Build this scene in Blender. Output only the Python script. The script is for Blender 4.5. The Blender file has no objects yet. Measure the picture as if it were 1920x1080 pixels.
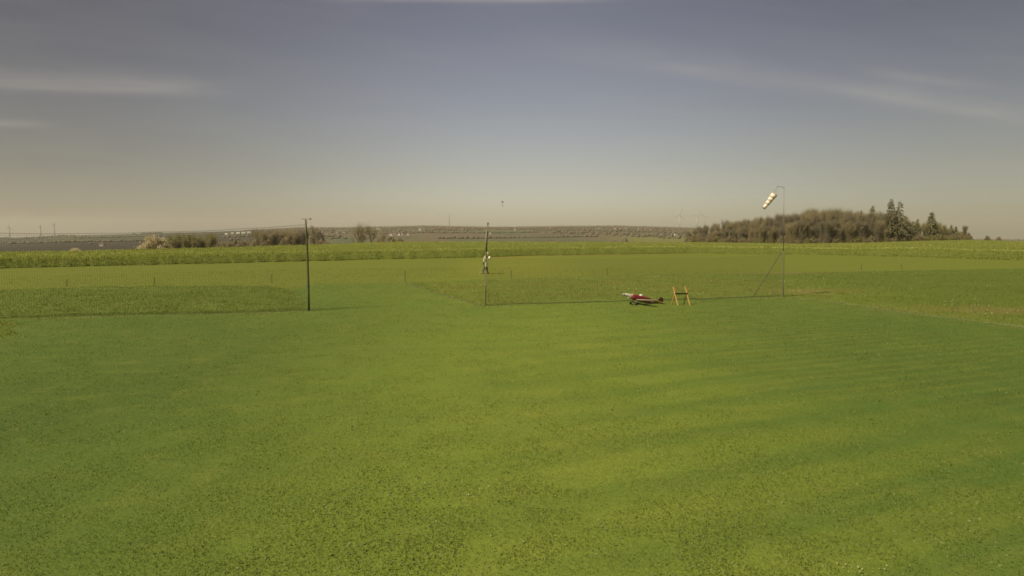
import bpy, bmesh, math, random
import numpy as np
from mathutils import Vector, Matrix

R = math.radians
PI = math.pi
random.seed(7)
rng = np.random.default_rng(11)
scene = bpy.context.scene
COL = scene.collection

# ------------------------------------------------------------------ camera
CAM_H, F_PX, HORIZON = 3.2, 1150.0, 440.0          # metres, focal length in photo pixels, row of the eye level
PITCH = math.atan((540.0 - HORIZON) / F_PX)
cam_d = bpy.data.cameras.new("camera")
cam_d.sensor_width = 36.0
cam_d.lens = 36.0 * F_PX / 1920.0
cam_d.clip_start = 0.1
cam_d.clip_end = 40000.0
cam = bpy.data.objects.new("camera", cam_d)
COL.objects.link(cam)
cam.location = (0, 0, CAM_H)
cam.rotation_euler = (R(90) - PITCH, 0, 0)
scene.camera = cam

# ------------------------------------------------------------------ light
SUN_EL, SUN_AZ = R(47), R(-120)                    # azimuth from +Y, clockwise; the sun stands to the left
world = bpy.data.worlds.new("World")
scene.world = world
world.use_nodes = True
wt = world.node_tree
wt.nodes.clear()


def wn(kind, **kw):
    n = wt.nodes.new(kind)
    for k, v in kw.items():
        setattr(n, k, v)
    return n


def wmath(op, a, b=None, c=None, clamp=False):
    n = wt.nodes.new('ShaderNodeMath')
    n.operation = op
    n.use_clamp = clamp
    for i, v in enumerate((a, b, c)):
        if v is None:
            continue
        if isinstance(v, (int, float)):
            n.inputs[i].default_value = v
        else:
            wt.links.new(v, n.inputs[i])
    return n.outputs[0]


def build_sky():
    out = wn('ShaderNodeOutputWorld')
    bg = wn('ShaderNodeBackground')
    bg.inputs['Strength'].default_value = 0.1
    sky = wn('ShaderNodeTexSky')
    sky.sky_type = 'NISHITA'
    sky.sun_disc = False
    sky.sun_elevation = SUN_EL
    sky.sun_rotation = SUN_AZ % (2 * PI)
    sky.air_density, sky.dust_density, sky.ozone_density = 1.0, 1.5, 1.0
    tc = wn('ShaderNodeTexCoord')
    sep = wn('ShaderNodeSeparateXYZ')
    wt.links.new(tc.outputs['Generated'], sep.inputs[0])
    x, y, z = sep.outputs
    # warm dusty veil low down, greyer blue higher up
    ramp = wn('ShaderNodeValToRGB')
    ramp.color_ramp.interpolation = 'B_SPLINE'
    e = ramp.color_ramp.elements
    for i, (p, c) in enumerate(SKY_TINT):
        el = e[i] if i < 2 else e.new(p)
        el.position = p
        el.color = (*c, 1)
    wt.links.new(wmath('MULTIPLY', wmath('MAXIMUM', z, 0.0), 2.0, clamp=True), ramp.inputs[0])
    mul = wn('ShaderNodeMix', data_type='RGBA', blend_type='MULTIPLY')
    mul.inputs[0].default_value = 1.0
    wt.links.new(sky.outputs[0], mul.inputs[6])
    wt.links.new(ramp.outputs[0], mul.inputs[7])
    lr = wn('ShaderNodeMapRange', interpolation_type='SMOOTHSTEP')
    wt.links.new(x, lr.inputs[0])
    for i, q in enumerate((-.68, 0.0, SKY_LEFT, 1.0)): lr.inputs[i + 1].default_value = q
    rr = wn('ShaderNodeMapRange', interpolation_type='SMOOTHSTEP')
    wt.links.new(x, rr.inputs[0])
    for i, q in enumerate((0.0, .68, 1.0, SKY_RIGHT)): rr.inputs[i + 1].default_value = q
    vm = wn('ShaderNodeVectorMath', operation='SCALE')
    wt.links.new(mul.outputs[2], vm.inputs[0]); wt.links.new(wmath('MULTIPLY', lr.outputs[0], rr.outputs[0]), vm.inputs['Scale'])
    col = vm.outputs[0]
    # thin cirrus
    yy = wmath('MAXIMUM', y, 0.15)
    u, v = wmath('DIVIDE', x, yy), wmath('DIVIDE', z, yy)
    comb = wn('ShaderNodeCombineXYZ')
    wt.links.new(wmath('MULTIPLY', u, 2.2), comb.inputs[0])
    wt.links.new(wmath('MULTIPLY', wmath('ADD', v, wmath('MULTIPLY', u, 0.1)), 16.0), comb.inputs[1])
    nz = wn('ShaderNodeTexNoise')
    nz.inputs['Scale'].default_value = 1.6
    nz.inputs['Detail'].default_value = 5
    nz.inputs['Distortion'].default_value = 0.6
    wt.links.new(comb.outputs[0], nz.inputs['Vector'])
    streak = wmath('MULTIPLY', wmath('SUBTRACT', nz.outputs[0], 0.36, clamp=True), 2.6, clamp=True)
    total = None
    for (u0, v0, slope, curve, lu, up, dn, amp) in CLOUDS:
        du = wmath('SUBTRACT', u, u0)
        mid = wmath('ADD', wmath('MULTIPLY', du, slope), wmath('MULTIPLY', wmath('MULTIPLY', du, du), curve))
        dv = wmath('SUBTRACT', wmath('SUBTRACT', v, v0), mid)
        above = wmath('DIVIDE', wmath('MAXIMUM', dv, 0.0), up)
        below = wmath('DIVIDE', wmath('MINIMUM', dv, 0.0), dn)
        q = wmath('ADD', wmath('POWER', wmath('ABSOLUTE', wmath('DIVIDE', du, lu)), 4.0),
                  wmath('ADD', wmath('MULTIPLY', above, above), wmath('MULTIPLY', below, below)))
        g = wmath('MULTIPLY', wmath('POWER', 2.718, wmath('MULTIPLY', q, -1.0)), amp)
        total = g if total is None else wmath('ADD', total, g)
    cl = wmath('MULTIPLY', total, wmath('ADD', wmath('MULTIPLY', streak, 0.6), 0.4), clamp=True)
    cl = wmath('ADD', cl, wmath('MULTIPLY', wmath('MULTIPLY', streak, 0.05), wmath('GREATER_THAN', v, 0.05)))
    mix = wn('ShaderNodeMix', data_type='RGBA')
    wt.links.new(cl, mix.inputs[0])
    wt.links.new(col, mix.inputs[6])
    mix.inputs[7].default_value = CLOUD_COL
    wt.links.new(mix.outputs[2], bg.inputs[0])
    wt.links.new(bg.outputs[0], out.inputs[0])


SKY_TINT = [(0.0, (.94, .91, .82)), (.07, (.93, .865, .79)), (.19, (.845, .665, .54)), (.37, (.845, .648, .55)), (.65, (.69, .488, .415)), (1.0, (.61, .44, .40))]
SKY_LEFT, SKY_RIGHT = .44, .56                     # side factors: even out the sunward left, add painted lens edge darkening
CLOUD_COL = (3.6, 3.3, 2.9, 1)
# centre u, centre v, slope, curvature, half length, softness above, below, amount
CLOUDS = [(-0.68, 0.235, -0.03, 0.0, 0.22, 0.022, 0.010, 0.38),
          (-0.86, 0.178, -0.02, 0.0, 0.12, 0.006, 0.006, 0.30),
          (0.50, 0.233, -0.139, -0.057, 0.37, 0.022, 0.011, 0.31),
          (-0.06, 0.369, 0.0, 0.0, 0.20, 0.012, 0.005, 0.45),
          (0.66, 0.246, -0.10, 0.0, 0.10, 0.010, 0.007, 0.16)]
build_sky()

sun_d = bpy.data.lights.new("sun", 'SUN')
sun_d.energy = 4.6
sun_d.angle = R(0.53)
sun_d.color = (1.0, 0.91, 0.72)
sun = bpy.data.objects.new("sun", sun_d)
COL.objects.link(sun)
sdir = Vector((math.sin(SUN_AZ) * math.cos(SUN_EL), math.cos(SUN_AZ) * math.cos(SUN_EL), math.sin(SUN_EL)))
sun.rotation_euler = sdir.to_track_quat('Z', 'Y').to_euler()
sun.location = (-40, -10, 60)

scene.view_settings.view_transform = 'Standard'
scene.view_settings.look = 'None'
scene.view_settings.exposure = 0.55
scene.view_settings.gamma = 1.0
scene.render.engine = 'CYCLES'
scene.cycles.filter_width = 1.7
scene.cycles.max_bounces = 6
scene.cycles.volume_bounces = 1
scene.cycles.use_denoising = True


# ------------------------------------------------------------------ pixel <-> world
def ray(px, py):
    a = (px - 960.0) / F_PX
    b = (540.0 - py) / F_PX
    c, s = math.cos(PITCH), math.sin(PITCH)
    return Vector((a, c + b * s, -s + b * c))


def on_ground(px, py, z=0.0):
    d = ray(px, py)
    t = (z - CAM_H) / d.z
    return Vector((d.x * t, d.y * t, z))


def at_depth(px, py, depth):
    d = ray(px, py)
    t = depth / d.y
    return Vector((d.x * t, depth, CAM_H + d.z * t))


def x_of(px, py, depth):
    return at_depth(px, py, depth).x


# ------------------------------------------------------------------ terrain
def vnoise(x, y, seed=0):
    """smooth value noise, vectorised"""
    x = np.asarray(x, float); y = np.asarray(y, float)
    xi = np.floor(x).astype(np.int64); yi = np.floor(y).astype(np.int64)
    fx = x - xi; fy = y - yi
    fx = fx * fx * (3 - 2 * fx); fy = fy * fy * (3 - 2 * fy)

    def hsh(a, b):
        n = (a * 374761393 + b * 668265263 + seed * 974634777) & 0x7fffffff
        n = ((n ^ (n >> 13)) * 1274126177) & 0x7fffffff
        return ((n ^ (n >> 16)) & 0xffff) / 65535.0
    return ((hsh(xi, yi) * (1 - fx) + hsh(xi + 1, yi) * fx) * (1 - fy)
            + (hsh(xi, yi + 1) * (1 - fx) + hsh(xi + 1, yi + 1) * fx) * fy)


CREST = np.array([  # photo column, crest distance, ground height there
    (-900, 70, 0.0), (0, 80, -0.1), (320, 100, -0.07), (600, 145, -0.07), (760, 205, 0.02), (880, 215, -0.1),
    (1000, 215, -0.2), (1140, 230, -0.35), (1220, 290, -1.2), (1300, 385, -2.3), (1500, 400, -3.4), (1640, 400, -2.6),
    (1740, 400, -1.5), (1810, 400, -1.05), (1860, 410, -1.5), (1920, 420, -2.4), (2100, 430, -3.5), (2900, 430, -5)])
RIDGE = np.array([  # photo column, photo row of the far ridge (bare ground)
    (-900, 452), (0, 447), (60, 445), (120, 442), (200, 440), (300, 437), (400, 434.5), (500, 431), (560, 428),
    (650, 428), (760, 426), (800, 425), (900, 427), (960, 427), (1050, 426), (1150, 425), (1230, 427), (1300, 429),
    (1500, 436), (1700, 448), (1850, 450), (2900, 454)])
R_FAR = 4200.0


def height(x, y):
    x = np.asarray(x, float); y = np.asarray(y, float)
    r = np.hypot(x, y) + 1e-9
    front = y > 0.2 * r
    px = np.where(front, 960 + F_PX * x / np.maximum(y, 0.2 * r), np.where(x < 0, -900, 2900))
    # all crest and ridge distances are depths along +Y
    d = np.where(front, y, r * 0.2)
    rc = np.interp(px, CREST[:, 0], CREST[:, 1]); hc = np.interp(px, CREST[:, 0], CREST[:, 2])
    hr = CAM_H + (HORIZON - np.interp(px, RIDGE[:, 0], RIDGE[:, 1])) / F_PX * R_FAR
    start = np.minimum(rc * 0.9, 110)
    h1 = hc * np.clip((d - start) / (rc - start), 0, 1)
    drop = np.where(px > 1250, 0.010, 0.045)
    sm = np.clip((px - 1150) / 150, 0, 1)
    drop = 0.045 * (1 - sm) + 0.012 * sm
    h2 = hc - drop * (d - rc)
    floor = -34 - 0 * px
    t = np.clip((d - 1000) / (R_FAR - 1000), 0, 1)
    h3 = floor * (1 - t) + hr * t + 3 * (vnoise(x / 520, y / 620, 3) - .5) * np.clip((d - 1100) / 800, 0, 1) * np.clip((R_FAR - d) / 900, 0, 1)
    h3 = np.where(d > R_FAR, hr - (d - R_FAR) * 0.02, h3)
    w = np.clip((d - 650) / 450, 0, 1); w = w * w * (3 - 2 * w)
    h = np.where(d <= rc, h1, h2 * (1 - w) + h3 * w)
    lump = 0.05 * (vnoise(x / 3.1, y / 3.1, 5) - .5) + 0.03 * (vnoise(x / 1.1, y / 1.1, 6) - .5)
    return h + lump * np.clip((d - 2) / 4, 0, 1)


def hz(x, y):
    return float(height(np.array([x]), np.array([y]))[0])


def poly_px(pts):
    return np.array([on_ground(a, b)[:2] for a, b in pts])


def inside(poly, x, y):
    n = len(poly)
    res = np.zeros(np.shape(x), bool)
    j = n - 1
    for i in range(n):
        xi, yi = poly[i]; xj, yj = poly[j]
        c = (yi > y) != (yj > y)
        xint = (xj - xi) * (y - yi) / (yj - yi + 1e-12) + xi
        res ^= c & (x < xint)
        j = i
    return res


ROUGH_L = poly_px([(-900, 544), (-200, 546), (0, 545), (100, 540), (300, 537), (500, 536), (540, 542), (565, 553), (577, 581),
                   (440, 586), (300, 590), (100, 596), (0, 599), (-200, 606), (-900, 640)])
ROUGH_R = poly_px([(768, 533), (900, 525), (1000, 521), (1200, 517), (1400, 514), (1480, 513), (1600, 510), (1700, 508),
                   (1850, 505), (1920, 504), (2300, 500), (3000, 500), (3000, 760), (2300, 665), (1920, 612), (1740, 590), (1600, 570),
                   (1540, 561), (1468, 557), (1412, 557), (1300, 558), (1170, 560), (1100, 563), (1000, 568), (909, 575), (850, 559)])
ROUGH_C = poly_px([(-300, 600), (36, 602), (30, 618), (14, 634), (-4, 648), (-300, 780)])
CROP_FRONT = np.array([(-900, 530), (-400, 513), (0, 503), (300, 496), (600, 489), (700, 486), (880, 483), (1000, 479), (1200, 476),
                       (1300, 474.5), (1500, 477), (1700, 481), (1850, 486), (1920, 488), (2300, 497), (2900, 520)])


def crop_front(px):
    row = np.interp(px, CROP_FRONT[:, 0], CROP_FRONT[:, 1])
    return CAM_H * F_PX / (row - HORIZON)


def zone_masks(x, y):
    """rough, runway, crop - weights in the plan"""
    wx = x + 0.5 * (vnoise(x / .7, y / .7, 21) - .5) + 0.25 * (vnoise(x / .22, y / .22, 22) - .5)
    wy = y + 0.7 * (vnoise(x / .7, y / .7, 23) - .5) + 0.35 * (vnoise(x / .22, y / .22, 24) - .5)
    rough = inside(ROUGH_L, wx, wy) | inside(ROUGH_R, wx, wy) | inside(ROUGH_C, wx, wy)
    px = 960 + F_PX * x / np.maximum(y, 1e-3)
    cf = crop_front(px)
    crop = (y > cf) & (y > 5)
    return rough, crop, cf, px


# ------------------------------------------------------------------ materials
def new_mat(name):
    m = bpy.data.materials.new(name)
    m.use_nodes = True
    return m, m.node_tree, m.node_tree.nodes['Principled BSDF']


def plain(name, c1, c2=None, rough=0.6, scale=8.0, metallic=0.0, spec=0.3):
    """paint / wood / metal / cloth with a little procedural variation"""
    m, t, b = new_mat(name)
    c2 = c2 or tuple(v * 0.75 for v in c1)
    tc = t.nodes.new('ShaderNodeTexCoord')
    n = t.nodes.new('ShaderNodeTexNoise'); n.inputs['Scale'].default_value = scale; n.inputs['Detail'].default_value = 4
    mx = t.nodes.new('ShaderNodeMix'); mx.data_type = 'RGBA'
    mx.inputs[6].default_value = (*c1, 1); mx.inputs[7].default_value = (*c2, 1)
    t.links.new(tc.outputs['Object'], n.inputs['Vector'])
    t.links.new(n.outputs[0], mx.inputs[0])
    t.links.new(mx.outputs[2], b.inputs['Base Color'])
    b.inputs['Roughness'].default_value = rough
    b.inputs['Metallic'].default_value = metallic
    b.inputs['Specular IOR Level'].default_value = spec
    return m


def leafy(name, stops, rough=0.75, spec=0.15, trans=0.0):
    """colour picked per leaf from the 'tint' attribute"""
    m, t, b = new_mat(name)
    a = t.nodes.new('ShaderNodeAttribute'); a.attribute_name = 'tint'
    r = t.nodes.new('ShaderNodeValToRGB')
    e = r.color_ramp.elements
    for i, (p, c) in enumerate(stops):
        el = e[i] if i < 2 else e.new(p)
        el.position = p; el.color = (*c, 1)
    t.links.new(a.outputs['Fac'], r.inputs[0])
    t.links.new(r.outputs[0], b.inputs['Base Color'])
    b.inputs['Roughness'].default_value = rough
    b.inputs['Specular IOR Level'].default_value = spec
    if trans:
        b.inputs['Transmission Weight'].default_value = 0
        tr = t.nodes.new('ShaderNodeBsdfTranslucent')
        ms = t.nodes.new('ShaderNodeMixShader'); ms.inputs[0].default_value = trans
        t.links.new(r.outputs[0], tr.inputs[0])
        t.links.new(b.outputs[0], ms.inputs[1]); t.links.new(tr.outputs[0], ms.inputs[2])
        t.links.new(ms.outputs[0], t.nodes['Material Output'].inputs[0])
    return m


# ------------------------------------------------------------------ mesh helpers
class MB:
    def __init__(self):
        self.v, self.f = [], []

    def add(self, vs, fs):
        o = len(self.v)
        self.v += [tuple(p) for p in vs]
        self.f += [tuple(i + o for i in f) for f in fs]

    def box(self, c, s, rot=None):
        x, y, z = (k / 2 for k in s)
        P = [Vector((i * x, j * y, k * z)) for i in (-1, 1) for j in (-1, 1) for k in (-1, 1)]
        if rot is not None:
            P = [rot @ p for p in P]
        self.add([p + Vector(c) for p in P], [(0, 1, 3, 2), (4, 6, 7, 5), (0, 4, 5, 1), (2, 3, 7, 6), (0, 2, 6, 4), (1, 5, 7, 3)])

    def tube(self, pts, rad, n=8, cap=True):
        pts = [Vector(p) for p in pts]
        if isinstance(rad, (int, float)):
            rad = [rad] * len(pts)
        vs = []
        up = None
        for i, p in enumerate(pts):
            d = (pts[min(i + 1, len(pts) - 1)] - pts[max(i - 1, 0)])
            d = d.normalized() if d.length > 1e-9 else Vector((0, 0, 1))
            if up is None:
                up = Vector((1, 0, 0)) if abs(d.x) < 0.8 else Vector((0, 1, 0))
            a = d.cross(up).normalized(); b = d.cross(a).normalized(); up = b.cross(d) * -1 if False else up
            for k in range(n):
                t = 2 * PI * k / n
                vs.append(p + (a * math.cos(t) + b * math.sin(t)) * rad[i])
        fs = []
        for i in range(len(pts) - 1):
            for k in range(n):
                fs.append((i * n + k, i * n + (k + 1) % n, (i + 1) * n + (k + 1) % n, (i + 1) * n + k))
        if cap:
            fs.append(tuple(range(n))[::-1]); fs.append(tuple((len(pts) - 1) * n + k for k in range(n)))
        self.add(vs, fs)

    def loft(self, secs, cap=True):
        """secs: list of equal-length point rings"""
        n = len(secs[0]); vs = [p for s in secs for p in s]; fs = []
        for i in range(len(secs) - 1):
            for k in range(n):
                fs.append((i * n + k, i * n + (k + 1) % n, (i + 1) * n + (k + 1) % n, (i + 1) * n + k))
        if cap:
            fs.append(tuple(range(n))[::-1]); fs.append(tuple((len(secs) - 1) * n + k for k in range(n)))
        self.add(vs, fs)

    def ball(self, c, r, n=10, m=7):
        r = (r, r, r) if isinstance(r, (int, float)) else r
        secs = []
        for i in range(m + 1):
            t = PI * (0.02 + 0.96 * i / m)
            secs.append([Vector(c) + Vector((r[0] * math.sin(t) * math.cos(2 * PI * k / n), r[1] * math.sin(t) * math.sin(2 * PI * k / n), -r[2] * math.cos(t))) for k in range(n)])
        self.loft(secs)

    def build(self, name, mat, parent=None, smooth=False, loc=None, fixn=True):
        me = bpy.data.meshes.new(name)
        me.from_pydata(self.v, [], self.f)
        if fixn and len(self.f) < 4000:
            bm = bmesh.new(); bm.from_mesh(me)
            bmesh.ops.recalc_face_normals(bm, faces=bm.faces)
            bm.to_mesh(me); bm.free()
        return link(name, me, mat, parent, smooth, loc)


def link(name, me, mat, parent=None, smooth=False, loc=None):
    if mat is not None:
        for mm in (mat if isinstance(mat, (list, tuple)) else [mat]):
            me.materials.append(mm)
    if smooth:
        me.polygons.foreach_set('use_smooth', np.ones(len(me.polygons), bool))
    me.update()
    o = bpy.data.objects.new(name, me)
    COL.objects.link(o)
    if parent is not None:
        o.parent = parent
    if loc is not None:
        o.location = loc
    return o


def np_mesh(name, verts, faces, k, mat, parent=None, tint=None, smooth=False):
    """verts (N,3), faces (M,k)"""
    me = bpy.data.meshes.new(name)
    nv, nf = len(verts), len(faces)
    me.vertices.add(nv); me.vertices.foreach_set('co', np.ascontiguousarray(verts, np.float32).ravel())
    me.loops.add(nf * k); me.loops.foreach_set('vertex_index', np.ascontiguousarray(faces, np.int32).ravel())
    me.polygons.add(nf); me.polygons.foreach_set('loop_start', np.arange(0, nf * k, k, dtype=np.int32))
    if tint is not None:
        at = me.attributes.new('tint', 'FLOAT', 'POINT')
        at.data.foreach_set('value', np.ascontiguousarray(tint, np.float32))
    me.update(calc_edges=True)
    return link(name, me, mat, parent, smooth)


def tag(o, label, cat, group=None, kind=None):
    o['label'] = label; o['category'] = cat
    if group: o['group'] = group
    if kind: o['kind'] = kind
    return o


def thing(name, label, cat, loc=(0, 0, 0), rotz=0.0, group=None):
    o = bpy.data.objects.new(name, None)
    o.empty_display_size = 0.3
    COL.objects.link(o)
    o.location = loc; o.rotation_euler = (0, 0, rotz)
    return tag(o, label, cat, group)


def dup(root, loc, rotz=0.0, scale=(1, 1, 1), label=None, group=None):
    r = root.copy(); COL.objects.link(r)
    r.location = loc; r.rotation_euler = (0, 0, rotz); r.scale = scale
    if label: r['label'] = label
    if group: r['group'] = group
    for ch in list(root.children):
        c = ch.copy(); COL.objects.link(c); c.parent = r
        for g in list(ch.children):
            d = g.copy(); COL.objects.link(d); d.parent = c
    return r


# ------------------------------------------------------------------ ground
def ground_material():
    m, t, b = new_mat('ground')
    L = t.links.new

    def nd(k, **kw):
        n = t.nodes.new(k)
        for a, v in kw.items(): setattr(n, a, v)
        return n

    def noise(scale, detail=4, vec=None, rough=0.6, dist=0.0):
        n = nd('ShaderNodeTexNoise')
        n.inputs['Scale'].default_value = scale; n.inputs['Detail'].default_value = detail
        n.inputs['Roughness'].default_value = rough; n.inputs['Distortion'].default_value = dist
        L(vec or pos, n.inputs['Vector'])
        return n.outputs[0]

    def mp(v, a, b_, c=0.0, d=1.0):
        n = nd('ShaderNodeMapRange'); n.clamp = True
        L(v, n.inputs[0])
        for i, q in enumerate((a, b_, c, d)): n.inputs[i + 1].default_value = q
        return n.outputs[0]

    def mth(op, a, b_=None):
        n = nd('ShaderNodeMath'); n.operation = op
        for i, v in enumerate((a, b_)):
            if v is None: continue
            if isinstance(v, (int, float)): n.inputs[i].default_value = v
            else: L(v, n.inputs[i])
        return n.outputs[0]

    def mix(f, a, b_, mode='MIX'):
        n = nd('ShaderNodeMix', data_type='RGBA', blend_type=mode)
        if isinstance(f, (int, float)): n.inputs[0].default_value = f
        else: L(f, n.inputs[0])
        for i, v in ((6, a), (7, b_)):
            if isinstance(v, tuple): n.inputs[i].default_value = (*v, 1)
            else: L(v, n.inputs[i])
        return n.outputs[2]

    def ramp(v, stops):
        r = nd('ShaderNodeValToRGB'); e = r.color_ramp.elements
        for i, (p, c) in enumerate(stops):
            el = e[i] if i < 2 else e.new(p)
            el.position = p; el.color = (*c, 1)
        L(v, r.inputs[0])
        return r.outputs[0]

    geo = nd('ShaderNodeNewGeometry'); pos = geo.outputs['Position']

    def mapped(rot, sc):
        n = nd('ShaderNodeMapping'); L(pos, n.inputs[0])
        n.inputs['Rotation'].default_value = (0, 0, rot); n.inputs['Scale'].default_value = sc
        return n.outputs[0]

    za = nd('ShaderNodeAttribute', attribute_name='zone')
    zs = nd('ShaderNodeSeparateColor'); L(za.outputs['Color'], zs.inputs[0])
    rough_w, run_w, soil_w = zs.outputs
    fa = nd('ShaderNodeAttribute', attribute_name='far'); far_w = fa.outputs['Fac']
    # --- mown lawn: large patches, mower tracks, fine mottling
    big = noise(0.16, 3)
    mid = noise(1.3, 4)
    fine = noise(16.0, 6, rough=0.75)
    lawn = mix(mp(big, .35, .65), (0.1134, 0.1549, 0.0185), (0.1399, 0.1672, 0.0225))
    green = mp(noise(0.11, 2, mapped(0.4, (1, 1, 1))), .50, .72)
    lawn = mix(mth('MULTIPLY', green, .7), lawn, (0.0813, 0.1239, 0.0170))
    # lens edge darkening painted into the lawn colour towards both sides
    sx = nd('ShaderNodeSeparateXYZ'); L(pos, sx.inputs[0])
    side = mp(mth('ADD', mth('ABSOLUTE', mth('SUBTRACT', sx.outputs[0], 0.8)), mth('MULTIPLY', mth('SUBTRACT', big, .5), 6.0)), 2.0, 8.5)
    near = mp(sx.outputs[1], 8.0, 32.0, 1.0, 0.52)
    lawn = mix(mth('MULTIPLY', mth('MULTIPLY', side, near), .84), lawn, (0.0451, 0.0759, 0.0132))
    tracks = nd('ShaderNodeTexWave', wave_type='BANDS', bands_direction='X')
    tracks.inputs['Scale'].default_value = 0.23; tracks.inputs['Distortion'].default_value = 2.0
    tracks.inputs['Detail'].default_value = 2; tracks.inputs['Detail Scale'].default_value = 0.35
    L(mapped(R(90 - 24), (1, 1, 1)), tracks.inputs['Vector'])
    tw = mp(sx.outputs[0], -1.0, 6.0, .12, .74)
    tw = mth('MULTIPLY', tw, mp(sx.outputs[1], 9.0, 20.0, 1.0, .42))
    lawn = mix(mth('MULTIPLY', mp(tracks.outputs[0], .35, .9), tw), lawn, (0.0643, 0.1074, 0.0170))
    thin = nd('ShaderNodeTexWave', wave_type='BANDS', bands_direction='X')
    thin.inputs['Scale'].default_value = 0.62; thin.inputs['Distortion'].default_value = 2.4
    thin.inputs['Detail'].default_value = 3; thin.inputs['Detail Scale'].default_value = 0.5
    L(mapped(R(90 - 20), (1, 1, 1)), thin.inputs['Vector'])
    lawn = mix(mth('MULTIPLY', mp(thin.outputs[0], .5, .95), mth('MULTIPLY', mp(sx.outputs[0], -2.0, 5.0, .06, .22), mp(big, .3, .6))), lawn, (0.1682, 0.1859, 0.0273))
    t2 = noise(0.9, 3, mapped(R(4), (.22, 1.6, 1)))
    lawn = mix(mth('MULTIPLY', mp(t2, .42, .68), .32), lawn, (0.0907, 0.1208, 0.0164))
    lawn = mix(mth('MULTIPLY', mp(mid, .5, .8), .35), lawn, (0.1654, 0.1683, 0.0273))
    # --- runway strip, a little yellower, streaked along its length
    st = noise(0.5, 3, mapped(R(-3), (.10, 1.5, 1)))
    runway = mix(mp(st, .3, .7), (0.1309, 0.1436, 0.0158), (0.1518, 0.1599, 0.0206))
    runway = mix(mth('MULTIPLY', side, .45), runway, (0.0902, 0.1141, 0.0158))  # same painted edge darkening, weaker on the runway
    # --- long grass
    rg = mix(mp(mid, .3, .7), (0.1070, 0.1399, 0.0168), (0.1395, 0.1632, 0.0252))
    rg = mix(mp(noise(.35, 3), .55, .75), rg, (0.170, 0.130, 0.028))
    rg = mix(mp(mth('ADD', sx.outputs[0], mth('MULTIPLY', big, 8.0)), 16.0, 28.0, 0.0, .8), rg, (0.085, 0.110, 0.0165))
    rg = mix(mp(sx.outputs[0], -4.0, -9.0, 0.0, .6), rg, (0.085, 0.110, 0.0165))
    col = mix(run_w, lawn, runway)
    col = mix(rough_w, col, rg)
    col = mix(mth('MULTIPLY', soil_w, mp(noise(.7, 3), .35, .6)), col, (0.175, 0.115, 0.045))
    col = mix(1.0, col, ramp(fine, [(0.28, (.74, .75, .73)), (0.5, (.95, .95, .96)), (0.72, (1.24, 1.22, 1.27))]), 'MULTIPLY')
    # --- far fields and woods
    fc = nd('ShaderNodeAttribute', attribute_name='field')
    fcol = fc.outputs['Color']
    fn = mp(noise(.06, 5, rough=.7), .3, .7, .75, 1.2)
    cb = nd('ShaderNodeCombineColor')
    for i in range(3): L(fn, cb.inputs[i])
    fcol = mix(1.0, fcol, cb.outputs[0], 'MULTIPLY')
    col = mix(far_w, col, fcol)
    L(col, b.inputs['Base Color'])
    b.inputs['Roughness'].default_value = 0.85
    b.inputs['Specular IOR Level'].default_value = 0.12
    bu = nd('ShaderNodeBump'); bu.inputs['Strength'].default_value = 0.6; bu.inputs['Distance'].default_value = 0.03
    L(noise(22.0, 5, rough=.7), bu.inputs['Height'])
    L(bu.outputs[0], b.inputs['Normal'])
    return m


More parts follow.
